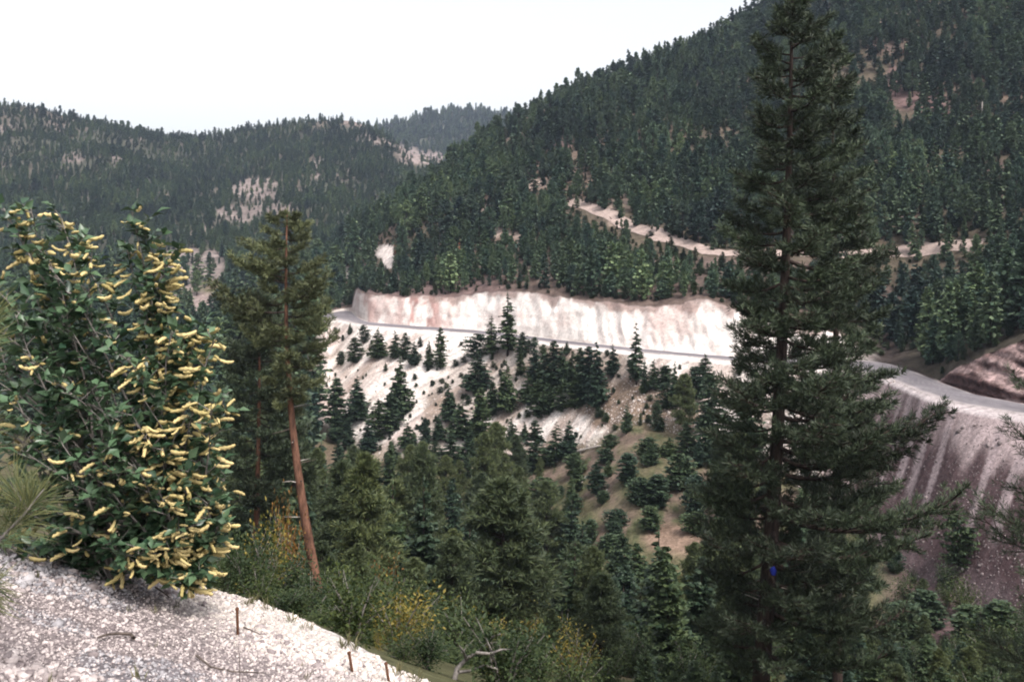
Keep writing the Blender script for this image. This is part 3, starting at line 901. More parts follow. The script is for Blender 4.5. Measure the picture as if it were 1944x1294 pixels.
def forest_points(y0, y1, u0, u1, spacing, hmean, seed, bands, gaps=0.75):
    r = np.random.default_rng(seed)
    ys = []
    y = y0
    P = []
    while y < y1:
        xs = np.arange((u0 - CX) / F * y, (u1 - CX) / F * y, spacing)
        xx = xs + r.uniform(-0.5, 0.5, len(xs)) * spacing
        yy = y + r.uniform(-0.5, 0.5, len(xs)) * spacing
        P.append(np.stack([xx, yy], 1))
        y += spacing
    P = np.concatenate(P)
    u = CX + F * P[:, 0] / P[:, 1]
    j = np.clip(np.searchsorted(GU, u), 1, NC - 1)
    z = np.zeros(len(P)); b = np.zeros(len(P), int)
    for jj in np.unique(j):
        m = j == jj
        z[m] = np.interp(P[m, 1], Y[:, jj], Z[:, jj])
        b[m] = band[np.clip(np.searchsorted(Y[:, jj], P[m, 1]) - 1, 0, nr - 1)]
    h = hmean * np.clip(r.lognormal(0, 0.36, len(P)), 0.35, 1.9) * (0.8 + 0.5 * fbm(P[:, 0] / 40, P[:, 1] / 40, seed, 2))
    v = HV - F * z / P[:, 1]; hp = F * h / P[:, 1]
    keep = (b >= bands[0]) & (b < bands[1])
    open_ = fbm(P[:, 0] / 26, P[:, 1] / 26, seed + 5, 3)
    keep &= r.random(len(P)) > sstep(0.55, 0.70, open_) * gaps
    coin = r.random((len(P), len(CLEAR) + 1))
    for f_ in np.linspace(0, 1, 9):
        vv = v - hp * f_
        for (cu, cv, ru, rv, pr) in CLEAR:
            inside = ((u - cu) / ru) ** 2 + ((vv - cv) / rv) ** 2 < 1
            keep &= ~(inside & (coin[:, CLEAR.index((cu, cv, ru, rv, pr))] < pr))
        tv = np.interp(u, TRU, TRV)
        on = (u > 1072) & (u < 1875) & (vv > tv - 7) & (vv < tv + 6) & (P[:, 1] < 300)
        keep &= ~(on & (coin[:, -1] < np.where(u > 1560, 0.55, 0.95)))
    return P[keep], z[keep], h[keep], u[keep], v[keep], hp[keep]


# right hill
P, z, h, u, v, hp = forest_points(108, 500, 560, 2100, 2.7, 5.1, 11, (BI['cuttop'], BI['h4']))
cty = np.interp(u, GU, L_['cuttop'][0])
k = (P[:, 1] > cty + 2.0) & (u > 590)
P, z, h, u, v, hp = P[k], z[k], h[k], u[k], v[k], hp[k]
NSINGLE = 150
r0 = np.random.default_rng(3)
vis = (u > 640) & (u < 1950) & (v > 20) & (r0.random(len(u)) < np.where(u > 1690, 0.35, 1.0)) & ~((u > 1400) & (u < 1700))
score = np.where(vis, hp, 0)
order = np.argsort(-score)
singles = order[:NSINGLE]
rest = order[NSINGLE:]
r_ = np.random.default_rng(5)
FOREST = dict(P=[np.stack([P[rest, 0], P[rest, 1], z[rest] - 0.2], 1)], H=[h[rest]])
hill_single = [(P[i, 0], P[i, 1], z[i] - 0.15, h[i], u[i], v[i]) for i in singles]
# lower left slopes of the main valley
P, z, h, u, v, hp = forest_points(120, 500, -160, 700, 3.8, 8.0, 12, (BI['bottom'], BI['h4']))
k = (u < 600) | ((P[:, 1] > 290) & (u < 690))
FOREST['P'].append(np.stack([P[k, 0], P[k, 1], z[k] - 0.2], 1)); FOREST['H'].append(h[k])
n_right = sum(len(a) for a in FOREST['H'])
PF = np.concatenate(FOREST['P']); HF = np.concatenate(FOREST['H'])


def forest_object(name, PF, HF, label, cat):
    n = len(PF)
    r = np.random.default_rng(n)
    s = HF / 8.0
    w = s * r.uniform(0.85, 1.25, n)
    tmpl = []
    for me in HILLJ:
        t = bpy.data.objects.new('conifer_pattern', me)     # never linked to the scene: only lends its mesh
        tmpl.append(t)
    kind = r.choice(len(tmpl), n, p=[0.14, 0.18, 0.18, 0.16, 0.08, 0.13, 0.13])
    o = stuff_points(name, PF, np.stack([w, w, s], 1), np.stack([r.normal(0, 0.03, n), r.normal(0, 0.03, n), r.random(n) * 6.28], 1), kind, tmpl)
    return tag(o, label, cat)


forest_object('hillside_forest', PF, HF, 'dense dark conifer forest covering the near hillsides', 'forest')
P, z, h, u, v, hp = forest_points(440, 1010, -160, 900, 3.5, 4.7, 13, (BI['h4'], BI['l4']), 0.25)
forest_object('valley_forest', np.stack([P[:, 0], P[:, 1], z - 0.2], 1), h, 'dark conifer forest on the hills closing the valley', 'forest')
P, z, h, u, v, hp = forest_points(1300, 1740, 560, 1050, 6.0, 8.5, 14, (BI['g1'], BI['g3'] + 1))
forest_object('distant_forest', np.stack([P[:, 0], P[:, 1], z - 0.2], 1), h, 'hazy blue green forest on the farthest rounded hill', 'forest')

for (x, y, zz, hh, uu, vv) in hill_single:
    if uu > 1690:
        lab, g = 'dark conifer packed in the shaded forest behind the near road bend', 'conifers behind the near road bend'
    elif uu > 1000 and vv > 480:
        lab, g = 'young conifer in the thick belt along the top of the white road cut', 'conifers along the top of the road cut'
    elif uu > 1000:
        lab, g = 'young conifer on the hillside above the dirt track', 'conifers above the dirt track'
    else:
        lab, g = 'conifer on the reddish hillside above the far end of the white road cut', 'conifers above the far end of the road cut'
    kx = random.choices(range(7), [0.14, 0.18, 0.18, 0.16, 0.08, 0.13, 0.13])[0]
    plant_tree(HILLT[kx], (x, y, zz), hh, lab, g, 'conifer', 'conifer', wide=random.uniform(0.9, 1.2), parts=False, joined=HILLJ[kx])

# knee-high scrub between the trees of the right hill
P, z, h, u, v, hp = forest_points(105, 330, 600, 2050, 1.7, 0.85, 19, (BI['cuttop'], BI['h2']))
cty = np.interp(u, GU, L_['cuttop'][0])
k = (P[:, 1] > cty + 0.6) & (rng.random(len(P)) < 0.75)
tm_ = []
for t_ in ROUNDS + [FIRS[1]]:
    tm_.append(bpy.data.objects.new('scrub_pattern', t_[1]))
n_ = int(k.sum())
hs = h[k] / 4.0
so = stuff_points('hillside_scrub', np.stack([P[k, 0], P[k, 1], z[k] - 0.1], 1), np.stack([hs * 1.5, hs * 1.5, hs], 1), np.stack([np.zeros(n_), np.zeros(n_), rng.random(n_) * 6.28], 1), rng.integers(0, 4, n_), tm_)
tag(so, 'low dark scrub between the trees above the road', 'scrub')

# dirt track on the right hill
tp = []
for uu in np.arange(1075, 1876, 9.0):
    tp.append(ground_uv(uu, float(np.interp(uu, TRU, TRV)), 150))
tp = np.array(tp)
tp[:, 1] = smooth(tp[:, 1], 2); tp[:, 0] = smooth(tp[:, 0], 2)
T = np.gradient(tp[:, :2], axis=0); T /= np.linalg.norm(T, axis=1, keepdims=True)
Nn = np.stack([-T[:, 1], T[:, 0]], 1)
rows = []
for w in np.linspace(-1.4, 2.2, 7):
    q = tp[:, :2] + Nn * (w + (fbm(np.arange(len(tp)) / 2.0, np.full(len(tp), w), 301, 2)[:, None] - 0.5) * 1.6)
    rows.append(np.array([[a, b, ground_xy(a, b) + 0.14] for a, b in q]))
tv_ = np.array(rows)
ti = np.arange(tv_.shape[0] * tv_.shape[1]).reshape(tv_.shape[:2])
tq = np.stack([ti[:-1, :-1], ti[:-1, 1:], ti[1:, 1:], ti[1:, :-1]], -1).reshape(-1, 4)
tme = make_mesh('dirt_track', tv_.reshape(-1, 3), [tq], [M['trail']], smooth=True)
at = tme.color_attributes.new('soil', 'FLOAT_COLOR', 'POINT')
at.data.foreach_set('color', np.tile(np.array([0.36, 0.28, 0.25, 1], np.float32), tv_.shape[0] * tv_.shape[1]))
tag(link('dirt_track', tme), 'pale dirt track climbing across the wooded hillside', 'track', kind='structure')

# two rust-coloured dead conifers and a bleached snag on the right hill
for (uu, vt_, vb_, lab) in ((873, 452, 522, 'rust red dead conifer standing above the white road cut'),
                            (752, 448, 492, 'small reddish dying conifer beside the bright white scar'),
                            (1247, 216, 246, 'thin orange brown dead conifer high on the wooded hillside')):
    b_ = ground_uv(uu, vb_, 150)
    plant_tree(DEAD, b_, (vb_ - vt_) / F * b_[1], lab, None, 'dead_conifer', 'dead tree', wide=0.75)
b_ = ground_uv(1864, 222, 150)
sb = MB(); hh_ = 30 / F * b_[1]
sb.tube([(0, 0, -0.3), (0.05, 0, hh_ * 0.5), (0.15, 0, hh_)], [0.22, 0.17, 0.06], 6)
for q_ in (0.45, 0.6, 0.75, 0.86):
    a_ = random.random() * 6.28
    sb.tube([(0.05, 0, hh_ * q_), (0.05 + 0.6 * math.cos(a_), 0.6 * math.sin(a_), hh_ * q_ + 0.25)], [0.05, 0.015], 4)
tag(link('snag', sb.mesh('snag', [M['deadwood']], True), None, b_), 'pale bleached snag high on the dark hillside', 'dead tree')

# ------------------------------------------------------------------ conifers on the road embankment (from top and foot rows)
A3 = lambda x, y: (560 + x / 3.01, 500 + y / 3.01)
A4 = lambda x, y: (1200 + x / 2.613, 500 + y / 2.613)
ROWG = 'small firs in a row just under the far road bend'
ROWL = 'small fir on the white slope just under the far bend of the road'
STG = 'firs in the thick stand below the road'
STL = 'fir in the thick dark stand below the middle of the road'
LOWG = 'firs along the foot of the white slope'
LOWL = 'dark fir near the foot of the white rubble slope'
SLOPE = [
    # zoom frame, x, top, foot, half width, template kind, label, group
    (A3, 315, 335, 408, 13, 'f', ROWL, ROWG), (A3, 343, 420, 572, 36, 'f', ROWL, ROWG), (A3, 395, 350, 452, 30, 'r', ROWL, ROWG), (A3, 475, 358, 545, 44, 'f', ROWL, ROWG),
    (A3, 572, 378, 542, 33, 'f', ROWL, ROWG), (A3, 630, 395, 552, 30, 'f', ROWL, ROWG), (A3, 680, 440, 582, 34, 'f', ROWL, ROWG), (A3, 715, 418, 478, 16, 'f', ROWL, ROWG), (A3, 765, 430, 598, 28, 'f', ROWL, ROWG),
    (A3, 832, 362, 604, 32, 'f', 'narrow dark fir touching the road line, right end of the small row', None),
    (A3, 518, 568, 616, 13, 'f', 'tiny lone fir in the middle of the bare white slope', None), (A3, 685, 628, 664, 11, 's', 'tiny dark shrub high on the bare white slope', None), (A3, 692, 680, 706, 9, 's', 'tiny dark shrub just below another on the white slope', None),
    (A3, 262, 500, 580, 30, 's', 'grey green scrub bush at the left edge of the white slope', None),
    (A3, 240, 650, 965, 62, 'f', 'left one of the pair of bushy dark firs on the white slope', None), (A3, 355, 630, 900, 72, 'f', 'right one of the pair of bushy dark firs on the white slope', None),
    (A3, 603, 525, 880, 66, 'f', 'tall broad fir in the middle of the bare white slope', None), (A3, 545, 740, 960, 56, 'f', 'shorter fir tucked against the left foot of the tall broad fir', None),
    (A3, 480, 780, 1010, 52, 'f', LOWL, LOWG), (A3, 240, 810, 1010, 58, 'f', LOWL, LOWG), (A3, 300, 880, 1060, 50, 'f', LOWL, LOWG), (A3, 420, 880, 1080, 50, 'f', LOWL, LOWG),
    (A3, 1040, 400, 545, 56, 'r', 'rounded bushy fir left of the tall tiered fir', None), (A3, 1125, 285, 530, 46, 't', 'slim tiered fir close beside the tall one against the white cut', None),
    (A3, 1215, 150, 525, 62, 't', 'tall tiered fir reaching up across the white road cut', None), (A3, 1300, 390, 545, 36, 'f', STL, STG),
    (A3, 1045, 495, 730, 82, 'f', 'broad dark fir below the rounded one at the left of the thick stand', None), (A3, 1210, 540, 845, 62, 'f', STL, STG), (A3, 1290, 510, 640, 68, 'f', STL, STG),
    (A3, 1370, 410, 700, 46, 'f', STL, STG), (A3, 1425, 470, 745, 50, 'f', STL, STG), (A3, 1480, 440, 745, 50, 'f', STL, STG), (A3, 1530, 460, 700, 44, 'f', STL, STG), (A3, 1580, 470, 740, 48, 'f', STL, STG), (A3, 1630, 480, 780, 50, 'f', STL, STG),
    (A3, 1680, 470, 800, 54, 'f', STL, STG), (A3, 1725, 435, 825, 62, 'f', 'largest dark fir at the right end of the thick stand', None), (A3, 1815, 455, 640, 36, 'f', 'open grey green fir just right of the thick stand', None), (A3, 1555, 440, 520, 22, 'f', STL, STG),
    (A3, 1390, 660, 880, 52, 'f', STL, STG), (A3, 1450, 690, 870, 46, 'f', STL, STG), (A3, 1520, 690, 850, 46, 'f', STL, STG), (A3, 1330, 620, 800, 46, 'f', STL, STG), (A3, 1600, 660, 830, 40, 'f', STL, STG),
    (A3, 880, 685, 900, 58, 'f', STL, STG), (A3, 820, 860, 1010, 58, 'f', LOWL, LOWG), (A3, 960, 770, 1010, 60, 'f', LOWL, LOWG), (A3, 1060, 710, 1070, 62, 'f', LOWL, LOWG), (A3, 1130, 675, 870, 52, 'f', STL, STG),
    (A3, 745, 880, 1045, 62, 'f', LOWL, LOWG), (A3, 890, 965, 1190, 56, 'f', LOWL, LOWG), (A3, 1000, 950, 1150, 54, 'f', LOWL, LOWG), (A3, 1135, 915, 1140, 46, 'f', 'pointed fir at the lower edge of the pale streaks', None),
    (A3, 990, 1080, 1230, 58, 'f', LOWL, LOWG), (A3, 1075, 1060, 1290, 42, 'f', LOWL, LOWG), (A3, 1240, 865, 1035, 32, 'f', LOWL, LOWG), (A3, 1312, 900, 1010, 26, 'f', LOWL, LOWG),
    (A3, 1372, 895, 1200, 46, 'f', LOWL, LOWG), (A3, 1492, 895, 1130, 40, 't', 'thin spired fir left of the round fir with the log', None), (A3, 1565, 890, 1110, 54, 'f', 'dark round based fir with a pale log lying at its right', None),
    (A3, 1250, 1080, 1170, 22, 'f', LOWL, LOWG), (A3, 1320, 1085, 1200, 30, 'f', LOWL, LOWG), (A3, 640, 900, 1060, 50, 'f', LOWL, LOWG), (A3, 560, 1000, 1150, 50, 'f', LOWL, LOWG), (A3, 680, 1020, 1180, 56, 'f', LOWL, LOWG),
    (A3, 800, 1010, 1200, 56, 'f', LOWL, LOWG),
    (A4, 20, 285, 600, 44, 't', 'open crowned pine standing against the white cut right of the thick stand', None), (A4, 62, 470, 640, 20, 'f', 'narrow small fir at the foot of the open crowned pine', None), (A4, 110, 465, 625, 30, 'f', 'sparse fir between the open crowned pine and the round bush', None),
    (A4, 168, 505, 605, 36, 'r', 'dark round bush on the pale slope near the tall foreground pine', None), (A4, 212, 475, 680, 26, 'f', 'slender fir right behind the dark round bush', None),
    (A4, 318, 510, 672, 52, 'r', 'plump rounded fir alone on the pale slope by the tall pine', None), (A4, 362, 435, 610, 42, 'f', 'bright pointed fir behind the plump rounded one', None), (A4, 362, 745, 815, 42, 's', 'dark low bush on the pale slope under the plump fir', None),
    (A4, 175, 590, 720, 44, 's', 'grey green bush below the slender fir', None), (A4, 230, 600, 700, 30, 's', 'small leaning bush right of the slender fir', None),
    (A4, 270, 785, 965, 46, 'f', 'dark fir on the grassy ground below the pale slope', 'firs on the grassy slope'), (A4, 375, 830, 920, 22, 'f', 'dark fir on the grassy ground below the pale slope', 'firs on the grassy slope'),
    (A4, 330, 880, 1010, 40, 'f', 'dark fir on the grassy ground below the pale slope', 'firs on the grassy slope'), (A4, 180, 850, 960, 40, 'f', 'dark fir on the grassy ground below the pale slope', 'firs on the grassy slope'),
    (A4, 90, 880, 1000, 44, 'f', 'dark fir on the grassy ground below the pale slope', 'firs on the grassy slope'), (A4, 430, 820, 1000, 44, 'f', 'dark fir on the grassy ground below the pale slope', 'firs on the grassy slope'),
]


def plant_px(u, vt_, vb_, hw, kind, lab, grp, ymin=60, name=None):
    b_ = ground_uv(u, vb_, ymin)
    H = (vb_ - vt_) / F * b_[1]
    W = hw / F * b_[1]
    if kind in 'fFt':
        tpl = random.choice(FIRS if kind != 't' else SPARSE)
        nm, ct = name or 'fir_tree', 'conifer'
    elif kind == 'r':
        tpl = random.choice(ROUNDS); nm, ct = name or 'fir_tree', 'conifer'
    elif kind == 's':
        tpl = random.choice(ROUNDS); nm, ct = name or 'shrub', 'bush'
    else:
        tpl = random.choice(PINES); nm, ct = name or 'pine_tree', 'pine'
    me = tpl[1]
    V = np.zeros(len(me.vertices) * 3, np.float32); me.vertices.foreach_get('co', V)
    R0 = np.percentile(np.hypot(V[0::3], V[1::3]), 96) * H / tpl[2]
    return plant_tree(tpl, b_, H * 1.02, lab, grp, nm, ct, wide=float(np.clip(W / R0, 0.6, 1.9)), sink=0.02 * H)


for (A, x, a, b, hw, kd, lab, grp) in SLOPE:
    sc = 3.01 if A is A3 else 2.613
    uu, va = A(x, a); _, vb = A(x, b)
    if grp == LOWG:
        w_ = 'the pair of bushy firs' if uu < 745 else ('the tall broad fir' if uu < 830 else ('the broad dark fir' if uu < 925 else 'the thick stand'))
        lab, grp = 'dark fir on the rubble below ' + w_, 'firs on the rubble below ' + w_
    if grp == STG:
        w_ = 'upper' if vb < 720 else ('middle' if vb < 755 else 'lower')
        lab, grp = 'fir in the ' + w_ + ' rank of the thick dark stand below the road', w_ + ' rank of firs in the thick stand'
    if grp == ROWG:
        w_ = 'left half' if uu < 735 else 'right half'
        lab, grp = 'small fir under the far road bend, in the ' + w_ + ' of the little row', w_ + ' of the row of small firs'
    plant_px(uu, va, vb, hw / sc * 1.15, kd, lab, grp)

# shrubs and firs on the grassy slope and along the valley floor
for (uu, a, b, hw, kd, lab, grp) in [
    (1028, 905, 962, 32, 's', 'wide rounded shrub on the grassy slope above the valley trees', None), (1088, 935, 975, 18, 's', 'small rounded shrub on the grassy slope', 'small shrubs on the grassy slope'),
    (1132, 876, 938, 16, 'f', 'narrow bushy fir alone on the grassy slope', None), (1110, 1005, 1105, 22, 'f', 'narrow young fir at the lower edge of the grassy slope', None),
    (1165, 1035, 1130, 24, 'f', 'left one of two small pointed firs below the brown bare hump', None), (1208, 1030, 1140, 22, 'f', 'right one of two small pointed firs below the brown bare hump', None),
    (1250, 900, 960, 26, 's', 'small rounded shrub on the grassy slope', 'small shrubs on the grassy slope'), (1190, 860, 915, 24, 's', 'small rounded shrub on the grassy slope', 'small shrubs on the grassy slope'),
    (1215, 905, 960, 22, 's', 'small rounded shrub on the grassy slope', 'small shrubs on the grassy slope'), (1290, 860, 930, 26, 's', 'small rounded shrub on the grassy slope', 'small shrubs on the grassy slope'),
    (1320, 900, 980, 28, 's', 'small rounded shrub on the grassy slope', 'small shrubs on the grassy slope'), (1235, 960, 1005, 26, 's', 'small rounded shrub on the grassy slope', 'small shrubs on the grassy slope'),
    (1170, 965, 1000, 24, 's', 'small rounded shrub on the grassy slope', 'small shrubs on the grassy slope'), (1075, 970, 1030, 24, 's', 'small rounded shrub on the grassy slope', 'small shrubs on the grassy slope'),
    (1120, 985, 1030, 16, 's', 'small rounded shrub on the grassy slope', 'small shrubs on the grassy slope'), (1040, 1000, 1060, 26, 's', 'small rounded shrub on the grassy slope', 'small shrubs on the grassy slope'),
    (1145, 930, 955, 14, 's', 'small rounded shrub on the grassy slope', 'small shrubs on the grassy slope'), (1150, 850, 880, 18, 's', 'small rounded shrub on the grassy slope', 'small shrubs on the grassy slope'),
    (1375, 930, 1010, 26, 's', 'small rounded shrub on the grassy slope', 'small shrubs on the grassy slope'), (1230, 830, 868, 22, 's', 'small rounded shrub on the grassy slope', 'small shrubs on the grassy slope'),
    (1820, 970, 1072, 30, 's', 'dark bush clinging to the purple rubble slope', None), (1700, 1045, 1085, 14, 's', 'low dark bush at the foot of the purple rubble slope', 'low bushes under the purple slope'),
    (1760, 1120, 1190, 34, 's', 'low dark bush at the foot of the purple rubble slope', 'low bushes under the purple slope'), (1840, 1150, 1215, 40, 's', 'low dark bush at the foot of the purple rubble slope', 'low bushes under the purple slope'),
    (1900, 1140, 1230, 40, 's', 'low dark bush at the foot of the purple rubble slope', 'low bushes under the purple slope'), (1715, 1140, 1220, 34, 's', 'low dark bush at the foot of the purple rubble slope', 'low bushes under the purple slope'),
]:
    plant_px(uu, a, b, hw, kd, lab, grp)

for i_ in range(34):
    uu = random.uniform(1000, 1400); vv = random.uniform(850, 1070)
    hh_ = random.uniform(20, 46)
    plant_px(uu, vv - hh_, vv, hh_ * random.uniform(0.4, 0.65), 's' if i_ % 3 else 'f', 'small rounded shrub on the grassy slope' if i_ % 3 else 'small young fir among the shrubs on the grassy slope', 'small shrubs on the grassy slope' if i_ % 3 else 'young firs on the grassy slope')
VG, VL = 'dark firs crowded on the valley floor', 'dark fir crowded on the shaded valley floor below the tall pine'
for (uu, y, vt_, hw) in [(1090, 84, 1120, 36), (1150, 80, 1145, 34), (1205, 84, 1150, 36), (1260, 82, 1130, 36), (1310, 80, 1150, 34), (1120, 66, 1180, 40), (1180, 62, 1210, 42), (1245, 66, 1175, 42), (1300, 60, 1200, 42),
                         (1360, 70, 1140, 40), (1375, 54, 1210, 46), (1550, 66, 1150, 46), (1620, 60, 1170, 48), (1690, 62, 1160, 46), (1760, 60, 1200, 44), (1830, 58, 1215, 46), (1900, 56, 1225, 50), (1960, 60, 1180, 50), (1060, 72, 1150, 34),
                         (1420, 62, 1180, 40), (1500, 70, 1170, 40), (1580, 52, 1220, 50), (1660, 50, 1230, 50), (1080, 52, 1240, 46), (1030, 64, 1190, 36), (1230, 52, 1235, 46), (1150, 48, 1252, 46), (1320, 48, 1248, 46), (960, 40, 1225, 50), (1020, 42, 1238, 44), (1075, 40, 1252, 44), (1140, 40, 1262, 44), (1210, 42, 1262, 44), (1280, 40, 1268, 44), (1360, 44, 1262, 44), (1610, 44, 1258, 50), (1700, 46, 1255, 50), (1790, 44, 1262, 50), (1880, 46, 1262, 50), (1940, 44, 1268, 46), (905, 38, 1215, 46)]:
    x = (uu - CX) / F * y; zz = float(ground_xy(x, y))
    H = (HV - vt_) / F * y - zz
    if H > 1.2:
        tpl = random.choice(NFIRS if random.random() < 0.7 else PINES)
        plant_tree(tpl, (x, y, zz), H, VL, VG, 'fir_tree', 'conifer', wide=float(np.clip(hw / F * y / (1.6 * H / 8), 0.55, 1.5)), sink=0.1)
VG2, VL2 = 'dark trees filling the hollow behind the straight red pine', 'dark fir filling the hollow between the flowering bush and the white slope'
for (uu, y, vt_, hw) in [(420, 92, 850, 40), (470, 84, 830, 46), (520, 96, 800, 44), (560, 110, 830, 40), (600, 120, 850, 42), (640, 112, 890, 40), (690, 120, 905, 40), (730, 124, 930, 36), (700, 100, 960, 40), (760, 104, 990, 36), (455, 66, 890, 46), (520, 70, 900, 44),
                         (580, 80, 930, 44), (620, 92, 900, 40), (880, 96, 1000, 40), (900, 110, 960, 36), (860, 118, 905, 34), (1010, 92, 1060, 40), (840, 84, 1060, 40), (900, 74, 1100, 40), (720, 80, 1040, 44), (400, 120, 760, 40), (450, 130, 730, 36), (500, 140, 740, 36), (560, 150, 770, 36), (610, 140, 830, 36),
                         (745, 66, 1120, 46), (700, 60, 1110, 50), (840, 62, 1150, 46), (1000, 72, 1120, 42), (660, 130, 860, 30), (780, 130, 905, 32), (830, 128, 920, 30)]:
    x = (uu - CX) / F * y; zz = float(ground_xy(x, y))
    H = (HV - vt_) / F * y - zz
    if H > 1.2:
        plant_tree(random.choice(NFIRS if random.random() < 0.75 else PINES), (x, y, zz), H, VL2, VG2, 'fir_tree', 'conifer', wide=float(np.clip(hw / F * y / (1.6 * H / 8), 0.55, 1.5)), sink=0.1)

# low growth and young trees covering the valley sides, too tangled to count
FIRJ = [join_tpl(t, 'forest_conifer') for t in NFIRS + PINES[:2]]
P, z, h, u, v, hp = forest_points(30, 150, 380, 2050, 3.4, 5.6, 15, (BI['near'], BI['toe']))
gopen = (((u - 1190) / 190) ** 2 + ((v - 950) / 120) ** 2 < 1) | (((u - 1275) / 70) ** 2 + ((v - 1040) / 70) ** 2 < 1) | ((u > 1640) & (v < 1215))
rr_ = np.random.default_rng(16).random(len(P))
k = np.where(gopen, rr_ < 0.05, rr_ < 0.75) & (P[:, 1] > 44) & ~((u > 940) & (u < 1400) & (v > 1060) & (P[:, 1] < 60) & (rr_ < 0.3))
h = np.where(P[:, 1] < 60, h * 0.75, h)
h = np.where((u > 1600), np.minimum(h, 2.6), h)
_h, HILLJ_keep = HILLJ, HILLJ
HILLJ = FIRJ[:6] + [FIRJ[5]]
forest_object('valley_trees', np.stack([P[k, 0], P[k, 1], z[k] - 0.2], 1), h[k], 'tangle of young firs covering the shaded valley floor', 'forest')
HILLJ = HILLJ_keep

# olive pines of the near valley side
for (uu, y, vt_, hw, tk, lab) in [
    (652, 70, 872, 66, 0, 'bluish olive pine right of the straight red trunk'),
    (803, 84, 843, 46, 3, 'yellow olive pine with a bare lower trunk in the valley'),
    (955, 58, 905, 100, 1, 'large bushy olive pine rising in the middle of the valley trees'),
    (785, 50, 1052, 84, 2, 'dense green pine in front of the yellow olive one'),
    (1045, 50, 1150, 70, 2, 'low bushy pine at the right foot of the large bushy olive one'),
    (880, 44, 1155, 80, 0, 'squat green pine at the left foot of the large bushy olive one'),
    (690, 52, 1040, 70, 1, 'scruffy dark pine close right of the straight red trunk')]:
    x = (uu - CX) / F * y; zz = float(ground_xy(x, y))
    H = (HV - vt_) / F * y - zz
    plant_tree(PINES[tk], (x, y, zz), H, lab, None, 'pine_tree', 'pine', wide=float(np.clip(hw / F * y / (2.0 * H / 10), 0.6, 1.6)), sink=0.15)

# ------------------------------------------------------------------ fallen logs, stones and low scrub on the slopes
def log(p0, p1, r0, label, stubs=3, mat='deadwood', group=None, seed=0):
    r = np.random.default_rng(seed)
    p0, p1 = np.array(p0), np.array(p1)
    c = p0.copy()
    d = p1 - p0; L = np.linalg.norm(d)
    mb = MB()
    ts = np.linspace(0, 1, 6)
    P = np.array([d * t + r.normal(0, 0.05, 3) for t in ts]) + np.array([0, 0, r0 * 0.6])
    mb.tube(P, r0 * (1 - 0.6 * ts), 6)
    o_ = tag(link('fallen_log', mb.mesh('fallen_log', [M[mat]], True), None, c), label, 'log', group)
    for s_ in range(stubs):
        t = r.uniform(0.3, 0.95)
        q = d * t + np.array([0, 0, r0 * 0.6])
        e_ = np.array([r.normal(0, 0.5), r.normal(0, 0.5), abs(r.normal(0.6, 0.3))]); e_ *= L * r.uniform(0.05, 0.12)
        b = MB(); b.tube([q, q + e_], [r0 * 0.3, r0 * 0.08], 4)
        link('branch', b.mesh('branch', [M[mat]]), o_)
    return o_


def log_px(a, b, r0, label, **kw):
    return log(ground_uv(a[0], a[1], 60), ground_uv(b[0], b[1], 60), r0, label, **kw)


log_px((1085, 862), (1140, 847), 0.28, 'thick pale log lying level beside the dark round based fir', seed=1)
log_px((1098, 838), (1124, 798), 0.14, 'thin bleached log pointing up the slope above the thick one', seed=2)
log_px((1150, 931), (1250, 930), 0.15, 'long thin log lying across the grassy slope', seed=3)
log_px((1126, 1050), (1154, 1034), 0.14, 'short white log on the grass above the two small firs', seed=4)
log_px((852, 985), (880, 948), 0.12, 'thin pale log lying straight up the rubble below the white streaks', seed=5)
log_px((1102, 922), (1112, 905), 0.10, 'short bleached log high on the grassy slope', seed=6)
log_px((935, 792), (962, 760), 0.10, 'small pale log leaning among the dark firs under the road', seed=7)

BOULD = [stone_mesh(400 + k, M['boulder'], 0.75, 'boulder') for k in range(3)]
PALEB = [stone_mesh(410 + k, M['paleboulder'], 0.75, 'boulder') for k in range(2)]
for (uu, vv, px, pale_, lab, g) in [
    (1686, 720, 7, 1, 'white boulder at the edge of the road beside the tall pine', None), (1697, 725, 5, 1, 'smaller white boulder just right of another at the road edge', None), (1690, 729, 7, 0, 'dark boulder just below the white ones at the road edge', None),
    (1702, 735, 5, 0, 'small dark boulder on the upper purple slope near the road edge', None), (1806, 786, 7, 0, 'dark boulder high on the purple slope under the road', 'dark boulders high on the purple slope'), (1812, 791, 6, 0, 'dark boulder high on the purple slope under the road', 'dark boulders high on the purple slope'),
    (1820, 818, 9, 0, 'dark boulder in the clump on the purple slope', 'dark boulders clumped on the purple slope'), (1828, 811, 8, 0, 'dark boulder in the clump on the purple slope', 'dark boulders clumped on the purple slope'), (1851, 807, 5, 0, 'small dark boulder alone right of the clump on the purple slope', None),
    (1876, 845, 7, 0, 'dark boulder in the lower clump on the purple slope', 'dark boulders in the lower clump'), (1885, 849, 6, 0, 'dark boulder in the lower clump on the purple slope', 'dark boulders in the lower clump'), (1899, 841, 8, 0, 'dark boulder in the lower clump on the purple slope', 'dark boulders in the lower clump'),
    (1898, 832, 5, 0, 'dark boulder in the lower clump on the purple slope', 'dark boulders in the lower clump'), (1310, 1083, 5, 1, 'small white stone on the brown bare hump', None), (1828, 1080, 6, 1, 'pale stone under the bush on the purple slope', None)]:
    b_ = ground_uv(uu, vv, 60)
    o_ = link('boulder', random.choice(PALEB if pale_ else BOULD), None, b_, (random.random(), random.random(), random.random() * 6), px / F * b_[1] * 0.8)
    tag(o_, lab, 'rock', g)

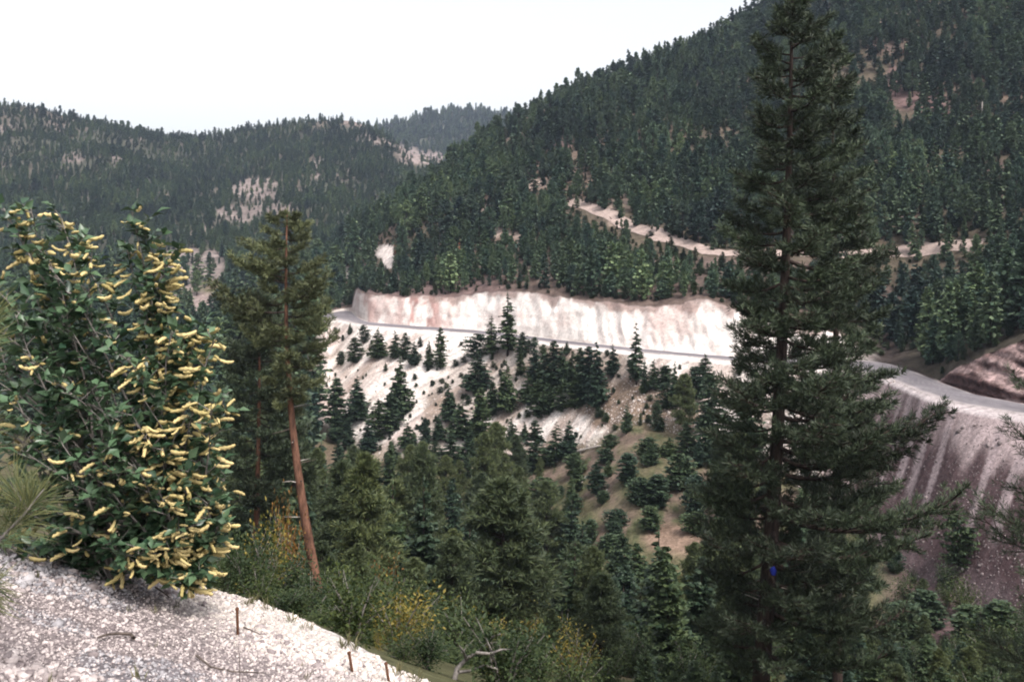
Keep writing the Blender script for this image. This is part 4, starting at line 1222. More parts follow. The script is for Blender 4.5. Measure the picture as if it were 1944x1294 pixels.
# rubble too small to count on both rubble slopes, and brush round the firs
r_ = np.random.default_rng(61)
tb_ = np.nonzero(band == BI['toe'])[0]
jj = np.nonzero((GU > 590) & (GU < 2000))[0]
ii = r_.integers(tb_[0], tb_[-1], 15000); cc = jj[r_.integers(0, len(jj), 15000)]
fx, fy = r_.random(15000), r_.random(15000)
pt = np.stack([X[ii, cc], Y[ii, cc], Z[ii, cc]], 1) * (1 - fx)[:, None] + np.stack([X[ii, cc + 1], Y[ii, cc + 1], Z[ii, cc + 1]], 1) * fx[:, None]
pt = pt + (np.stack([X[ii + 1, cc], Y[ii + 1, cc], Z[ii + 1, cc]], 1) - np.stack([X[ii, cc], Y[ii, cc], Z[ii, cc]], 1)) * fy[:, None]
sz_ = np.clip(r_.lognormal(math.log(0.075), 0.5, 15000), 0.03, 0.36) * (1.25 - 0.6 * TP[ii, cc]) * np.where(GU[cc] > 1560, 0.7, 1.0)
redk = (GU[cc] > 1560)
kd_ = np.where(redk & (r_.random(15000) < 0.995), r_.integers(0, 3, 15000), 3 + r_.integers(0, 2, 15000))
ro = stuff_points('rubble', pt, np.repeat(sz_[:, None], 3, 1), r_.random((15000, 3)) * 6, kd_, [bpy.data.objects.new('rubble_pattern', m_) for m_ in BOULD + PALEB])
tag(ro, 'loose broken stones strewn over the slopes under the road', 'rubble')
BR = [(1190, 760, 110, 60), (1060, 860, 90, 40), (905, 760, 90, 70), (1120, 700, 130, 40), (830, 830, 60, 50), (1270, 800, 90, 50), (1000, 720, 70, 50), (980, 880, 120, 30), (700, 850, 70, 30), (1020, 655, 60, 14), (1330, 720, 60, 40)]
P, z, h, u, v, hp = forest_points(95, 240, 590, 1480, 1.5, 0.75, 62, (BI['toe'], BI['shoulder']))
w_ = np.zeros(len(P))
for (a_, b_, c_, d_) in BR:
    w_ = np.maximum(w_, np.exp(-(((u - a_) / c_) ** 2 + ((v - b_) / d_) ** 2)))
k = r_.random(len(P)) < w_ * 0.6 + 0.02
n_ = int(k.sum()); hs = h[k] / 4.0
bo_ = stuff_points('slope_brush', np.stack([P[k, 0], P[k, 1], z[k] - 0.05], 1), np.stack([hs * 1.4, hs * 1.4, hs], 1), np.stack([np.zeros(n_), np.zeros(n_), r_.random(n_) * 6.28], 1), r_.integers(0, 3, n_), [bpy.data.objects.new('brush_pattern', t_[1]) for t_ in ROUNDS])
tag(bo_, 'low brush growing between the firs under the road', 'brush')

# scrub tufts dotted over the white slope
TUFTS = []
r_ = np.random.default_rng(77)
for k_ in range(46):
    uu = r_.uniform(600, 880); vv = r_.uniform(650, 830)
    if vv < 640 + (uu - 640) * -0.9: continue
    b_ = ground_uv(uu, vv, 60)
    rr = r_.uniform(2.0, 4.5) / F * b_[1]
    tpl = ROUNDS[k_ % 3]
    s_ = rr / 1.5
    tag(link('scrub_tuft', tpl[1], None, b_, (0, 0, r_.random() * 6), (s_, s_, s_ * 0.7)), 'tiny dark scrub tuft dotted on the bare white slope', 'scrub', 'scrub tufts on the white slope')

# ------------------------------------------------------------------ leafy shrubs behind the gravel bank
def leaf_quads(C, D, L, W, r, fold=0.25):
    """pointed leaves: C base, D direction (n,3)"""
    D = D / (np.linalg.norm(D, axis=1, keepdims=True) + 1e-9)
    S_ = np.cross(D, r.normal(0, 0.5, D.shape) + np.array([0, 0, 1.0])); S_ /= np.linalg.norm(S_, axis=1, keepdims=True) + 1e-9
    Nn_ = np.cross(S_, D)
    L = np.broadcast_to(L, (len(C),))[:, None]; W = np.broadcast_to(W, (len(C),))[:, None]
    b = C; m1 = C + D * L * 0.45; t_ = C + D * L - Nn_ * L * 0.10
    l_ = m1 + S_ * W * 0.5 + Nn_ * W * fold; r2 = m1 - S_ * W * 0.5 + Nn_ * W * fold
    V = np.stack([b, l_, t_, r2, m1], 1).reshape(-1, 3)
    i = np.arange(len(C))[:, None] * 5
    T = np.concatenate([i + [0, 1, 4], i + [1, 2, 4], i + [2, 3, 4], i + [3, 0, 4]], 0)
    return V, T


def shrub_template(seed, H, R, leafmat, nst=9, nl=900, leaf=0.10, up=0.5):
    r = np.random.default_rng(seed)
    wood = MB(); C, D = [], []
    for s in range(nst):
        a = r.random() * 6.28; q = R * r.uniform(0.2, 1.0); hh = H * r.uniform(0.6, 1.0)
        p2 = np.array([math.cos(a) * q, math.sin(a) * q, hh]); p1 = p2 * np.array([0.35, 0.35, 0.55]) + r.normal(0, 0.04, 3)
        wood.tube([(0, 0, -0.2), p1, p2], [0.03, 0.02, 0.006], 4, cap=False)
        for k in range(nl // nst):
            t = r.uniform(0.25, 1.0)
            c = (p1 * 2 * t * (1 - t) + p2 * t * t) if True else p2
            off = r.normal(0, 1, 3) * np.array([R, R, H * 0.6]) * 0.17
            C.append(c + off); D.append(off + np.array([0, 0, up * 0.2]) + r.normal(0, 0.15, 3))
    V, T_ = leaf_quads(np.array(C), np.array(D), leaf * r.uniform(0.6, 1.3, len(C)), leaf * 0.5, r)
    mb = MB(); mb.add(V, T_)
    return wood.mesh('stem', [M['greybark']]), mb.mesh('foliage', [M[leafmat]]), H


SH = {'g': [shrub_template(500 + k, 2.0, 1.1, 'shrub', 10, 1500, 0.13) for k in range(3)],
      'y': [shrub_template(510 + k, 2.0, 1.0, 'yellowshrub', 9, 900, 0.13) for k in range(2)],
      'o': [shrub_template(520 + k, 2.0, 0.9, 'orangeshrub', 7, 420, 0.14) for k in range(2)]}
def join_meshes(tp, name):
    return join_tpl((tp[0], tp[1]), name)


P, z, h, u, v, hp = forest_points(7.4, 105, 330, 2100, 1.4, 1.0, 17, (BI['crest'], BI['toe']))
rr_ = np.random.default_rng(18)
gopen = (((u - 1190) / 190) ** 2 + ((v - 950) / 120) ** 2 < 1) | (((u - 1275) / 70) ** 2 + ((v - 1040) / 70) ** 2 < 1) | ((u > 1640) & (v < 1215))
k = (rr_.random(len(P)) < np.where(gopen, 0.42, np.where(P[:, 1] < 18, 0.97, np.where(P[:, 1] < 45, 0.6, 0.5))))
k &= ~((P[:, 1] < 12) & (u < 470)) & ~((P[:, 1] < 9) & (u < 640)) & ~((P[:, 1] < 58) & (u > 900) & (rr_.random(len(P)) < np.clip((u - 880) / 120, 0, 0.93)))
n_ = int(k.sum())
ug = [bpy.data.objects.new('shrub_pattern', join_meshes(t, 'low_shrub')) for t in SH['g'] + [SH['y'][0]]]
h = np.where((np.abs(u - 602) < 46) & (P[:, 1] < 43), h * 0.4, h)
hs = h[k] * np.clip(0.28 + P[k, 1] / 26, 0.62, 1.5) / 2.0
uo = stuff_points('undergrowth', np.stack([P[k, 0], P[k, 1], z[k] - 0.05], 1), np.stack([hs * 1.15, hs * 1.15, hs], 1) * 1.0,
                  np.stack([rr_.normal(0, 0.1, n_), rr_.normal(0, 0.1, n_), rr_.random(n_) * 6.28], 1), rr_.choice(4, n_, p=[.31, .31, .27, .11]), ug)
tag(uo, 'low tangled green undergrowth covering the valley side', 'undergrowth')
for (uu, y, vt_, hw, kd, lab, grp) in [
    (470, 13, 1000, 60, 'g', 'loose green shrub with grey twigs beside the flowering bush', None), (505, 17, 985, 60, 'y', 'yellow green shrub right of the flowering bush', None), (545, 20, 1075, 60, 'g', 'green shrub at the left foot of the straight red pine', None),
    (590, 24, 1085, 60, 'g', 'darker green shrub beside the straight red pine trunk', None), (540, 14, 1110, 56, 'g', 'low green shrub along the bright edge of the gravel bank', 'low shrubs along the gravel edge'), (610, 15, 1155, 60, 'g', 'low green shrub along the bright edge of the gravel bank', 'low shrubs along the gravel edge'),
    (660, 18, 1150, 70, 'g', 'low green shrub along the bright edge of the gravel bank', 'low shrubs along the gravel edge'), (735, 20, 1175, 70, 'g', 'low green shrub along the bright edge of the gravel bank', 'low shrubs along the gravel edge'), (700, 13, 1205, 60, 'g', 'low green shrub along the bright edge of the gravel bank', 'low shrubs along the gravel edge'),
    (800, 18, 1205, 70, 'g', 'low green shrub along the bright edge of the gravel bank', 'low shrubs along the gravel edge'), (765, 11, 1238, 50, 'g', 'low green shrub along the bright edge of the gravel bank', 'low shrubs along the gravel edge'), (722, 12, 1180, 18, 'y', 'small yellow leaved sprig over the gravel edge', None),
    (860, 20, 1225, 70, 'g', 'mid green shrub right of the grey dead branch', 'mid green shrubs at the bottom of the valley side'), (1010, 22, 1218, 64, 'g', 'rounded bright green shrub low in the middle', None), (930, 26, 1225, 70, 'g', 'mid green shrub right of the grey dead branch', 'mid green shrubs at the bottom of the valley side'),
    (1090, 30, 1240, 70, 'g', 'mid green shrub right of the grey dead branch', 'mid green shrubs at the bottom of the valley side'), (938, 15, 1186, 22, 'y', 'pale yellow tipped shrub above the grey dead branch', None), (545, 34, 918, 34, 'o', 'orange leaved shrub beside the red pine trunk', None), (560, 36, 965, 40, 'o', 'second rusty orange shrub behind the red pine trunk, lower down', None),
    (738, 48, 1050, 34, 'o', 'rusty orange shrub among the dark valley trees', None), (490, 22, 1040, 46, 'y', 'yellowing shrub low beside the gravel edge', None), (640, 28, 1110, 60, 'g', 'green shrub right of the red pine trunk foot', None), (430, 15, 1040, 40, 'g', 'green shrub in the gap behind the flowering bush', None)]:
    x = (uu - CX) / F * y; zz = float(ground_xy(x, y))
    H = (HV - vt_) / F * y - zz
    if H < 0.3: H = 0.3
    tp_ = random.choice(SH[kd]); R0 = 1.05
    e = empty('shrub', (x, y, zz - 0.05), lab, 'bush', grp, random.random() * 6.28)
    w_ = float(np.clip(hw / F * y / R0, 0.08, 3.0)); e.scale = (w_, w_, H / 2.0)
    link('stem', tp_[0], e); link('foliage', tp_[1], e)

# ------------------------------------------------------------------ large pines, branch by branch
def big_pine(label, base, lean, H, t0, radius, nbr, seed, tr, bark, fmat, ln, wd, needles, tuft_step, top_up=0.5, dead=0, name='pine_tree', azw=None, rise0=0.0, irr=0.68):
    r = np.random.default_rng(seed)
    root = empty(name, base, label, 'pine')
    lean = np.array(lean, float)
    def axis(t):
        return np.array([lean[0] * t + lean[2] * math.sin(t * 3.0), lean[1] * t, H * t])
    tt = np.linspace(-0.03, 1, 16)
    tb = MB(); tb.tube([axis(t) for t in tt], tr * np.clip(1 - 0.9 * np.clip(tt, 0, 1) ** 1.15, 0.02, 1) * np.where(tt < 0.03, 1.25, 1), 10)
    link('trunk', tb.mesh('trunk', [M[bark]], True), root)
    az0 = r.random() * 6.28
    for i in range(nbr):
        t = t0 + (1 - t0) * ((i + 0.7 * r.random()) / nbr) ** 0.95
        t = min(t, 0.992)
        az_ = az0 + i * 2.4 + r.normal(0, 0.35)
        if azw is not None and r.random() < azw(az_): continue
        Rb = radius(t, az_) * r.uniform(irr, 1.10)
        if Rb < 0.12: Rb = 0.12
        rise = rise0 + 0.02 + top_up * max(0, (t - 0.55)) / 0.45 + r.normal(0, 0.10)
        e = np.array([math.cos(az_), math.sin(az_), 0]); e2 = np.array([-math.sin(az_), math.cos(az_), 0])
        p0 = axis(t)
        ns = 7
        ss = np.linspace(0, 1, ns)
        bend = r.normal(0, 0.10)
        P = np.array([p0 + e * Rb * s + e2 * Rb * bend * s * s + np.array([0, 0, Rb * (rise * s - 0.16 * math.sin(s * 2.6) + 0.20 * s * s)]) for s in ss])
        rb = max(0.02, tr * 0.22 * (Rb / 3.0) ** 0.6)
        wood = MB(); wood.tube(P, rb * (1 - 0.85 * ss), 5, cap=False)
        C, D = [], []
        ntw = int(6 + Rb * 5.0)
        for k in range(ntw):
            s = 0.20 + 0.80 * (k + r.random()) / ntw
            q = np.array([np.interp(s, ss, P[:, a]) for a in range(3)])
            side = 1 if k % 2 else -1
            l2 = Rb * (0.34 * (1 - s) + 0.10) * r.uniform(0.7, 1.3) + ln * 0.5
            d2 = e * math.cos(0.9) + e2 * side * math.sin(0.9) + np.array([0, 0, r.normal(0.22, 0.22)])
            d2 /= np.linalg.norm(d2)
            q2 = q + d2 * l2 + np.array([0, 0, 0.10 * l2])
            wood.tube([q, (q + q2) / 2 - np.array([0, 0, 0.02]), q2], [rb * 0.35, rb * 0.25, rb * 0.1], 3, cap=False)
            m = max(2, int(l2 / tuft_step))
            for w in np.linspace(0.35, 1.0, m):
                C.append(q + (q2 - q) * w + r.normal(0, 0.05, 3)); D.append(d2 + np.array([0, 0, 0.55]) + r.normal(0, 0.25, 3))
        for s in np.linspace(0.6, 1.0, 4):
            C.append(np.array([np.interp(s, ss, P[:, a]) for a in range(3)])); D.append(e + np.array([0, 0, 0.7]) + r.normal(0, 0.2, 3))
        bo = link('branch', wood.mesh('branch', [M['darkbark']]), root)
        V, Q = tufts(np.array(C), np.array(D), needles, ln, wd, (0.1, 1.25), r)
        nb_ = MB(); nb_.add(V, Q)
        link('needles', nb_.mesh('needles', [M[fmat]]), bo)
    # leader tuft
    C = np.array([axis(0.97), axis(0.985), axis(1.0)]); D = np.tile([0, 0, 1.0], (3, 1)) + r.normal(0, 0.1, (3, 3))
    V, Q = tufts(C, D, needles * 2, ln * 1.1, wd, (0.0, 1.2), r)
    nb_ = MB(); nb_.add(V, Q); link('leader', nb_.mesh('leader', [M[fmat]]), root)
    for k in range(dead):
        t = r.uniform(0.10, t0 + 0.15); a = r.random() * 6.28; l = r.uniform(0.5, 1.6)
        p0 = axis(t); p1 = p0 + np.array([math.cos(a) * l, math.sin(a) * l, r.normal(0.1, 0.15) * l])
        b = MB(); b.tube([p0, (p0 + p1) / 2 + r.normal(0, 0.06, 3), p1], [0.028, 0.02, 0.006], 4)
        link('dead_branch', b.mesh('dead_branch', [M['twig'] if k % 2 else M['deadwood']]), root)
    return root


def radfun(vs, left, right, vtop, vbase, pxm):
    """half widths in photo pixels on the two sides, read off by height"""
    vs = np.array(vs, float)
    def f(t, a):
        v = vbase + (vtop - vbase) * t
        l, r2 = np.interp(v, vs, left), np.interp(v, vs, right)
        c = math.cos(a)
        w = r2 * max(c, 0) ** 2 + l * max(-c, 0) ** 2 + 0.5 * (l + r2) * math.sin(a) ** 2
        return w / pxm
    return f


# the tall pine on the right
yP = 36.0
bP = ground_px(1438, 1330, yP); bP[2] = float(ground_xy(bP[0], yP))
vb_ = HV - F * bP[2] / yP
HP = bP[2] * -1 - (-30 - HV) / F * yP
rf = radfun([-30, 60, 150, 250, 330, 400, 500, 600, 700, 800, 900, 1000, 1100, 1200, 1330], [12, 56, 74, 86, 98, 112, 116, 120, 122, 124, 140, 165, 130, 105, 60], [14, 84, 104, 116, 134, 158, 180, 198, 225, 268, 285, 290, 270, 250, 200], -30, vb_, F / yP)
big_pine('tallest dark pine rising through the whole height of the photo at right', bP, ((1512 - 1438) / F * yP, 0.6, 0.25), HP, 0.07, rf, 136, 601, 0.33, 'darkbark', 'bigpine', 0.28, 0.034, 14, 0.15, dead=14)
# the second pine close behind it
y2 = 43.0
b2 = ground_px(1590, 1300, y2); b2[2] = float(ground_xy(b2[0], y2)); v2 = HV - F * b2[2] / y2
H2 = -b2[2] - (62 - HV) / F * y2
rf2 = radfun([60, 150, 300, 450, 600, 750, 900, 1100, 1300], [10, 46, 66, 76, 84, 90, 90, 80, 40], [12, 46, 68, 82, 104, 110, 110, 110, 60], 60, v2, F / y2)
big_pine('narrower bluish pine half hidden close behind the tallest dark pine', b2, (-0.2, 0.3, 0.1), H2, 0.16, rf2, 84, 602, 0.22, 'darkbark', 'bigpine', 0.32, 0.045, 15, 0.22, dead=4)
# the straight red-barked pine on the left
y4 = 44.0
b4 = ground_px(613, 1180, y4); b4[2] = float(ground_xy(b4[0], y4)); v4 = HV - F * b4[2] / y4
H4 = -b4[2] - (402 - HV) / F * y4
rf4 = radfun([400, 440, 480, 520, 560, 600, 650, 700, 760, 900], [6, 70, 130, 150, 135, 140, 120, 76, 40, 30], [8, 40, 58, 76, 84, 104, 120, 120, 60, 30], 402, v4, F / y4)
big_pine('straight red barked pine with a bare leaning trunk and bushy top', b4, ((545 - 613) / F * y4, 0.4, -0.65), H4, 0.50, rf4, 46, 604, 0.235, 'redbark', 'midpine', 0.25, 0.036, 18, 0.13, dead=12, top_up=0.30, irr=0.36)
# a dark pine behind it, reaching low
y5 = 56.0
b5 = ground_px(482, 1120, y5); b5[2] = float(ground_xy(b5[0], y5)); v5 = HV - F * b5[2] / y5
H5 = -b5[2] - (560 - HV) / F * y5
rf5 = radfun([560, 640, 720, 800, 880, 960], [10, 50, 70, 80, 76, 50], [10, 70, 100, 110, 90, 60], 560, v5, F / y5)
big_pine('dark low branched pine half hidden between the flowering bush and the red barked pine', b5, (0.3, 0, 0.1), H5, 0.26, rf5, 64, 604, 0.2, 'redbark', 'bigpine', 0.34, 0.055, 14, 0.24, dead=8)
# the pine whose boughs enter at the right edge
y6 = 27.0
b6 = ground_px(2120, 1400, y6); b6[2] = float(ground_xy(b6[0], y6)); v6 = HV - F * b6[2] / y6
H6 = -b6[2] - (560 - HV) / F * y6
rf6 = radfun([560, 700, 780, 850, 950, 1050, 1150, 1300, 1450], [10, 90, 200, 196, 225, 240, 260, 250, 150], [10, 90, 140, 190, 215, 240, 260, 220, 150], 560, v6, F / y6)
big_pine('dark pine boughs reaching in from the right edge over the purple slope', b6, (0.1, 0, 0.1), H6, 0.06, rf6, 56, 605, 0.22, 'darkbark', 'bigpine', 0.24, 0.020, 14, 0.16, dead=0, azw=lambda a: 0.0)

# a blue patch standing for a likely film blemish, low on the tall pine
rb_ = MB()
c_ = ground_px(1468, 1084, yP - 0.6)
vv_ = [(-0.12, 0, 0.22), (0.06, 0.03, 0.24), (0.14, -0.02, 0.05), (0.10, 0.02, -0.20), (-0.08, -0.03, -0.16), (-0.14, 0.04, 0.02), (0.0, -0.07, 0.03)]
rb_.add(np.array(vv_) * 0.75, np.array([[0, 1, 6], [1, 2, 6], [2, 3, 6], [3, 4, 6], [4, 5, 6], [5, 0, 6]]))
tag(link('blemish', rb_.mesh('blemish', [M['blemish']]), None, c_), 'small bright blue patch low on the tallest pine, standing for a film blemish', 'blemish')

# ------------------------------------------------------------------ the flowering bush (left foreground)
r_ = np.random.default_rng(900)
yS = 6.2
broot = np.array(ground_px(215, 1085, 6.35)); broot[2] = float(bank_z(broot[0], broot[1]))
bush = empty('flowering_bush', broot, 'large dark leaved bush covered in cream yellow flower spikes', 'bush')
TIPS = []   # branch tips: column, row, depth offset
for t_ in [(10, 395, 0), (60, 400, .1), (112, 405, 0), (135, 450, .15), (172, 474, -.1), (255, 400, 0), (268, 420, .1), (300, 455, .05), (312, 490, -.05), (240, 480, .1), (285, 540, 0), (90, 470, -.15), (35, 470, .1), (275, 600, 0), (300, 690, .1),
           (395, 610, .1), (405, 640, -.1), (365, 640, 0), (430, 745, .1), (385, 740, -.1), (330, 680, .2), (350, 790, -.2), (380, 820, 0), (425, 905, .1), (400, 940, -.1), (420, 985, 0), (395, 1020, .15), (360, 1000, -.2), (340, 900, .1), (310, 850, -.25),
           (70, 560, -.2), (30, 600, -.3), (120, 600, -.2), (200, 620, -.1), (240, 680, -.2), (60, 680, -.35), (110, 720, -.4), (20, 760, -.4), (170, 740, -.35), (230, 780, -.3), (280, 760, -.2), (40, 860, -.4), (110, 850, -.4), (180, 860, -.4), (250, 880, -.35),
           (300, 930, -.3), (220, 960, -.3), (150, 940, -.35), (80, 950, -.3), (330, 1040, -.2), (280, 1040, -.25), (240, 1050, -.2), (380, 1080, -.05), (350, 1095, -.1), (300, 1085, -.1), (190, 1030, -.25), (-30, 520, -.1), (-60, 640, -.2), (-50, 780, -.3), (-40, 900, -.2), (140, 1000, -.2)]:
    TIPS.append(t_)
for k_ in range(64):
    uu = r_.uniform(-80, 400); vv = r_.uniform(500, 1060)
    lim = 330 + 100 * math.sin((vv - 450) / 600 * 3.1)
    if uu > lim or (vv < 660 and 120 < uu < 240) or (vv < 600 and uu > 100): continue
    TIPS.append((uu, vv, r_.uniform(-0.3, 0.75)))
stemb, LC, LD, LL, RC, RD = MB(), [], [], [], [], []
starts = [broot + np.array([dx, dy, 0]) for dx, dy in ((0, 0), (-.35, .05), (-.7, .1), (.25, .0), (.5, .05), (-.15, .25), (.2, .3))]
mains = []
for (uu, vv, dz) in TIPS:
    tip = ground_px(uu, vv, yS + dz)
    s0 = min(starts, key=lambda p: abs(p[0] - tip[0] * 0.75 + 0.25 * r_.normal()) + 0.2 * r_.random())
    d = tip - s0
    mid = s0 + d * np.array([0.30, 0.4, 0.52]) + r_.normal(0, 0.05, 3)
    s = np.linspace(0, 1, 9)[:, None]
    Pb = s0 * (1 - s) ** 2 + 2 * mid * s * (1 - s) + tip * s * s
    Pb = Pb + (r_.normal(0, 0.012, Pb.shape) * np.clip(s * 3, 0, 1))
    L_b = np.linalg.norm(d)
    stemb.tube(Pb - broot, 0.012 * (1 - 0.8 * s[:, 0]) * (0.6 + 0.3 * L_b), 4, cap=False)
    dirn = Pb[-1] - Pb[-3]; dirn /= np.linalg.norm(dirn) + 1e-9
    # short side shoots with leaves and flower spikes
    lenv = min(0.95, 1.0 / max(L_b, 0.3))
    nsh = 16 + int(10 * r_.random())
    spk = 0.03 + 0.22 * sstep(120, 330, uu) + (0.18 if vv < 560 else 0)
    for q_ in range(nsh):
        sv = 1 - lenv * (q_ + r_.random()) / nsh
        c = np.array([np.interp(sv, s[:, 0], Pb[:, a]) for a in range(3)])
        a_ = r_.random() * 6.28
        e_ = np.array([math.cos(a_), math.sin(a_) - 0.25, 0.25 + r_.normal(0, 0.25)]); e_ += dirn * 0.5; e_ /= np.linalg.norm(e_)
        l_ = r_.uniform(0.05, 0.15)
        stemb.tube([c - broot, c + e_ * l_ - broot], [0.004, 0.002], 3, cap=False)
        for w in range(5):
            f_ = 0.3 + 0.7 * w / 4
            a2 = r_.random() * 6.28
            ld = e_ * 0.55 + np.array([math.cos(a2), math.sin(a2), 0.05 + r_.normal(0, 0.3)]) * 0.8
            LC.append(c + e_ * l_ * f_); LD.append(ld); LL.append(r_.uniform(0.055, 0.105))
        for w in range(int(r_.random() < spk)):
            RC.append(c + e_ * l_ * r_.uniform(0.6, 1.05)); RD.append(e_ * 0.55 + np.array([0.35 + r_.normal(0, 0.3), -0.3 + r_.normal(0, 0.3), -0.25 + r_.normal(0, 0.22)]))
    ncl = 0
    if uu > 225 or vv < 480: ncl = r_.integers(7, 15)
    elif r_.random() < 0.7: ncl = r_.integers(1, 5)
    for w in range(ncl):
        sv = 1 - min(0.5, 0.34 / max(L_b, 0.3)) * r_.random()
        c = np.array([np.interp(sv, s[:, 0], Pb[:, a]) for a in range(3)])
        a_ = r_.random() * 6.28
        od_ = np.array([math.cos(a_) + 0.35, 0.75 * math.sin(a_) - 0.30, -0.18 + r_.normal(0, 0.22)])
        RC.append(c + od_ * r_.uniform(0.015, 0.06) + r_.normal(0, 0.01, 3)); RD.append(od_)
link('stem', stemb.mesh('stem', [M['greybark']], True), bush)
LC, LD, LL = np.array(LC), np.array(LD), np.array(LL)
RC, RD = np.array(RC), np.array(RD)
# the 300 leaves nearest the camera singly, the rest as one part
ordl = np.argsort(LC[:, 1] + 1000 * ((CX + F * LC[:, 0] / LC[:, 1]) < 5))
one_i, rest_i = ordl[:300], ordl[300:]
V, T_ = leaf_quads(LC[rest_i] - broot, LD[rest_i], LL[rest_i], LL[rest_i] * 0.55, r_)
mb = MB(); mb.add(V, T_); fo = link('foliage', mb.mesh('foliage', [M['cherryleaf']]), bush); fo['kind'] = 'stuff'
LEAFV = []
for k_ in range(6):
    V, T_ = leaf_quads(np.zeros((1, 3)), np.array([[1.0, 0, 0]]), 1.0, 0.46 + 0.06 * k_ / 5, np.random.default_rng(40 + k_))
    mb = MB(); mb.add(V, T_); LEAFV.append(mb.mesh('leaf', [M['cherryleaf']]))
for i in one_i:
    q_ = Vector(LD[i]).to_track_quat('X', 'Z')
    o_ = link('leaf', LEAFV[i % 6], bush, tuple(LC[i] - broot), None, float(LL[i]))
    o_.rotation_mode = 'QUATERNION'; o_.rotation_quaternion = q_


def raceme_mesh(seed):
    r = np.random.default_rng(seed)
    n_r, n_s = 9, 5
    bend = r.normal(0, 0.10)
    V, Q = [], []
    for i in range(n_r):
        t = i / (n_r - 1)
        rad = 0.120 * min(1, 0.4 + 2.4 * t) * (1 - 0.25 * t) * (1.2 if i % 2 else 0.85)
        if i == n_r - 1: rad = 0.05
        for k in range(n_s):
            a = 2 * math.pi * (k + 0.5 * (i % 2)) / n_s
            rr = rad * (0.85 + 0.35 * r.random())
            V.append((t, math.cos(a) * rr, math.sin(a) * rr + bend * 4 * t * (1 - t)))
    for i in range(n_r - 1):
        for k in range(n_s):
            Q.append((i * n_s + k, i * n_s + (k + 1) % n_s, (i + 1) * n_s + (k + 1) % n_s, (i + 1) * n_s + k))
    return make_mesh('flower_spike', np.array(V), [np.array(Q)], [M['raceme']])


RAC = [raceme_mesh(950 + k) for k in range(5)]
ru = CX + F * RC[:, 0] / RC[:, 1]
ordr = np.argsort(RC[:, 1] * 0.5 + 1000 * (ru < -5) + 0.3 * r_.random(len(RC)))
blV, blF, bln = [], [], 0
for i in ordr[300:]:
    if ru[i] < -90: continue
    me = RAC[i % 5]
    V = np.zeros(len(me.vertices) * 3, np.float32); me.vertices.foreach_get('co', V)
    Fq = np.array([list(p.vertices) for p in me.polygons])
    mt = np.array(Vector(RD[i]).to_track_quat('X', 'Z').to_matrix())
    blV.append(V.reshape(-1, 3) * r_.uniform(0.07, 0.13) @ mt.T + RC[i] - broot); blF.append(Fq + bln); bln += len(V) // 3
if blV:
    bo_ = link('blossom', make_mesh('blossom', np.concatenate(blV), [np.concatenate(blF)], [M['raceme']]), bush); bo_['kind'] = 'stuff'
for i in ordr[:300]:
    o_ = link('flower_spike', RAC[i % 5], bush, tuple(RC[i] - broot), None, float(r_.uniform(0.05, 0.115)))
    o_.rotation_mode = 'QUATERNION'; o_.rotation_quaternion = Vector(RD[i]).to_track_quat('X', 'Z')

# ------------------------------------------------------------------ young pine at the left edge
sp_base = np.array(ground_px(-110, 1220, 4.1)); sp_base[2] = float(bank_z(sp_base[0], sp_base[1]))
sap = empty('young_pine', sp_base, 'long needled young pine reaching in low at the left edge', 'pine')
tb = MB(); tb.tube([(0, 0, -0.1), (0.0, 0.02, 0.7), (-0.03, 0, 1.7)], [0.035, 0.028, 0.012], 7)
link('trunk', tb.mesh('trunk', [M['greybark']], True), sap)
for (h_, tips) in ((0.35, [(52, 968, 4.05), (84, 928, 4.1), (20, 915, 4.2)]), (1.15, [(-34, 640, 4.3), (-22, 590, 4.35), (-45, 560, 4.3)]), (0.7, [(-50, 820, 4.2), (-60, 780, 4.2)]), (0.15, [(-28, 1110, 3.95), (-30, 1150, 3.9)])):
    wood = MB(); C, D = [], []
    p0 = sp_base + np.array([0, 0, h_])
    hub = ground_px(tips[0][0], tips[0][1], tips[0][2])
    midp = (p0 + hub) / 2 + np.array([0, 0, -0.04])
    s = np.linspace(0, 1, 7)[:, None]
    Pm = p0 * (1 - s) ** 2 + 2 * midp * s * (1 - s) + hub * s * s
    wood.tube(Pm - sp_base, 0.011 * (1 - 0.55 * s[:, 0]), 6)
    for s_ in np.linspace(0.72, 1.0, 6):
        c = np.array([np.interp(s_, s[:, 0], Pm[:, a]) for a in range(3)]); C.append(c - sp_base); D.append(hub - Pm[3])
    for (uu, vv, yy) in tips[1:]:
        t_ = ground_px(uu, vv, yy)
        wood.tube([hub - sp_base, t_ - sp_base], [0.006, 0.004], 5)
        for s_ in np.linspace(0.2, 1.0, 6):
            C.append(hub + (t_ - hub) * s_ - sp_base); D.append(t_ - hub)
    bo = link('branch', wood.mesh('branch', [M['greybark']], True), sap)
    V, Q = tufts(np.array(C), np.array(D), 30, 0.17, 0.0035, (0.35, 1.35), r_)
    nb_ = MB(); nb_.add(V, Q); link('needles', nb_.mesh('needles', [M['sapling']]), bo)

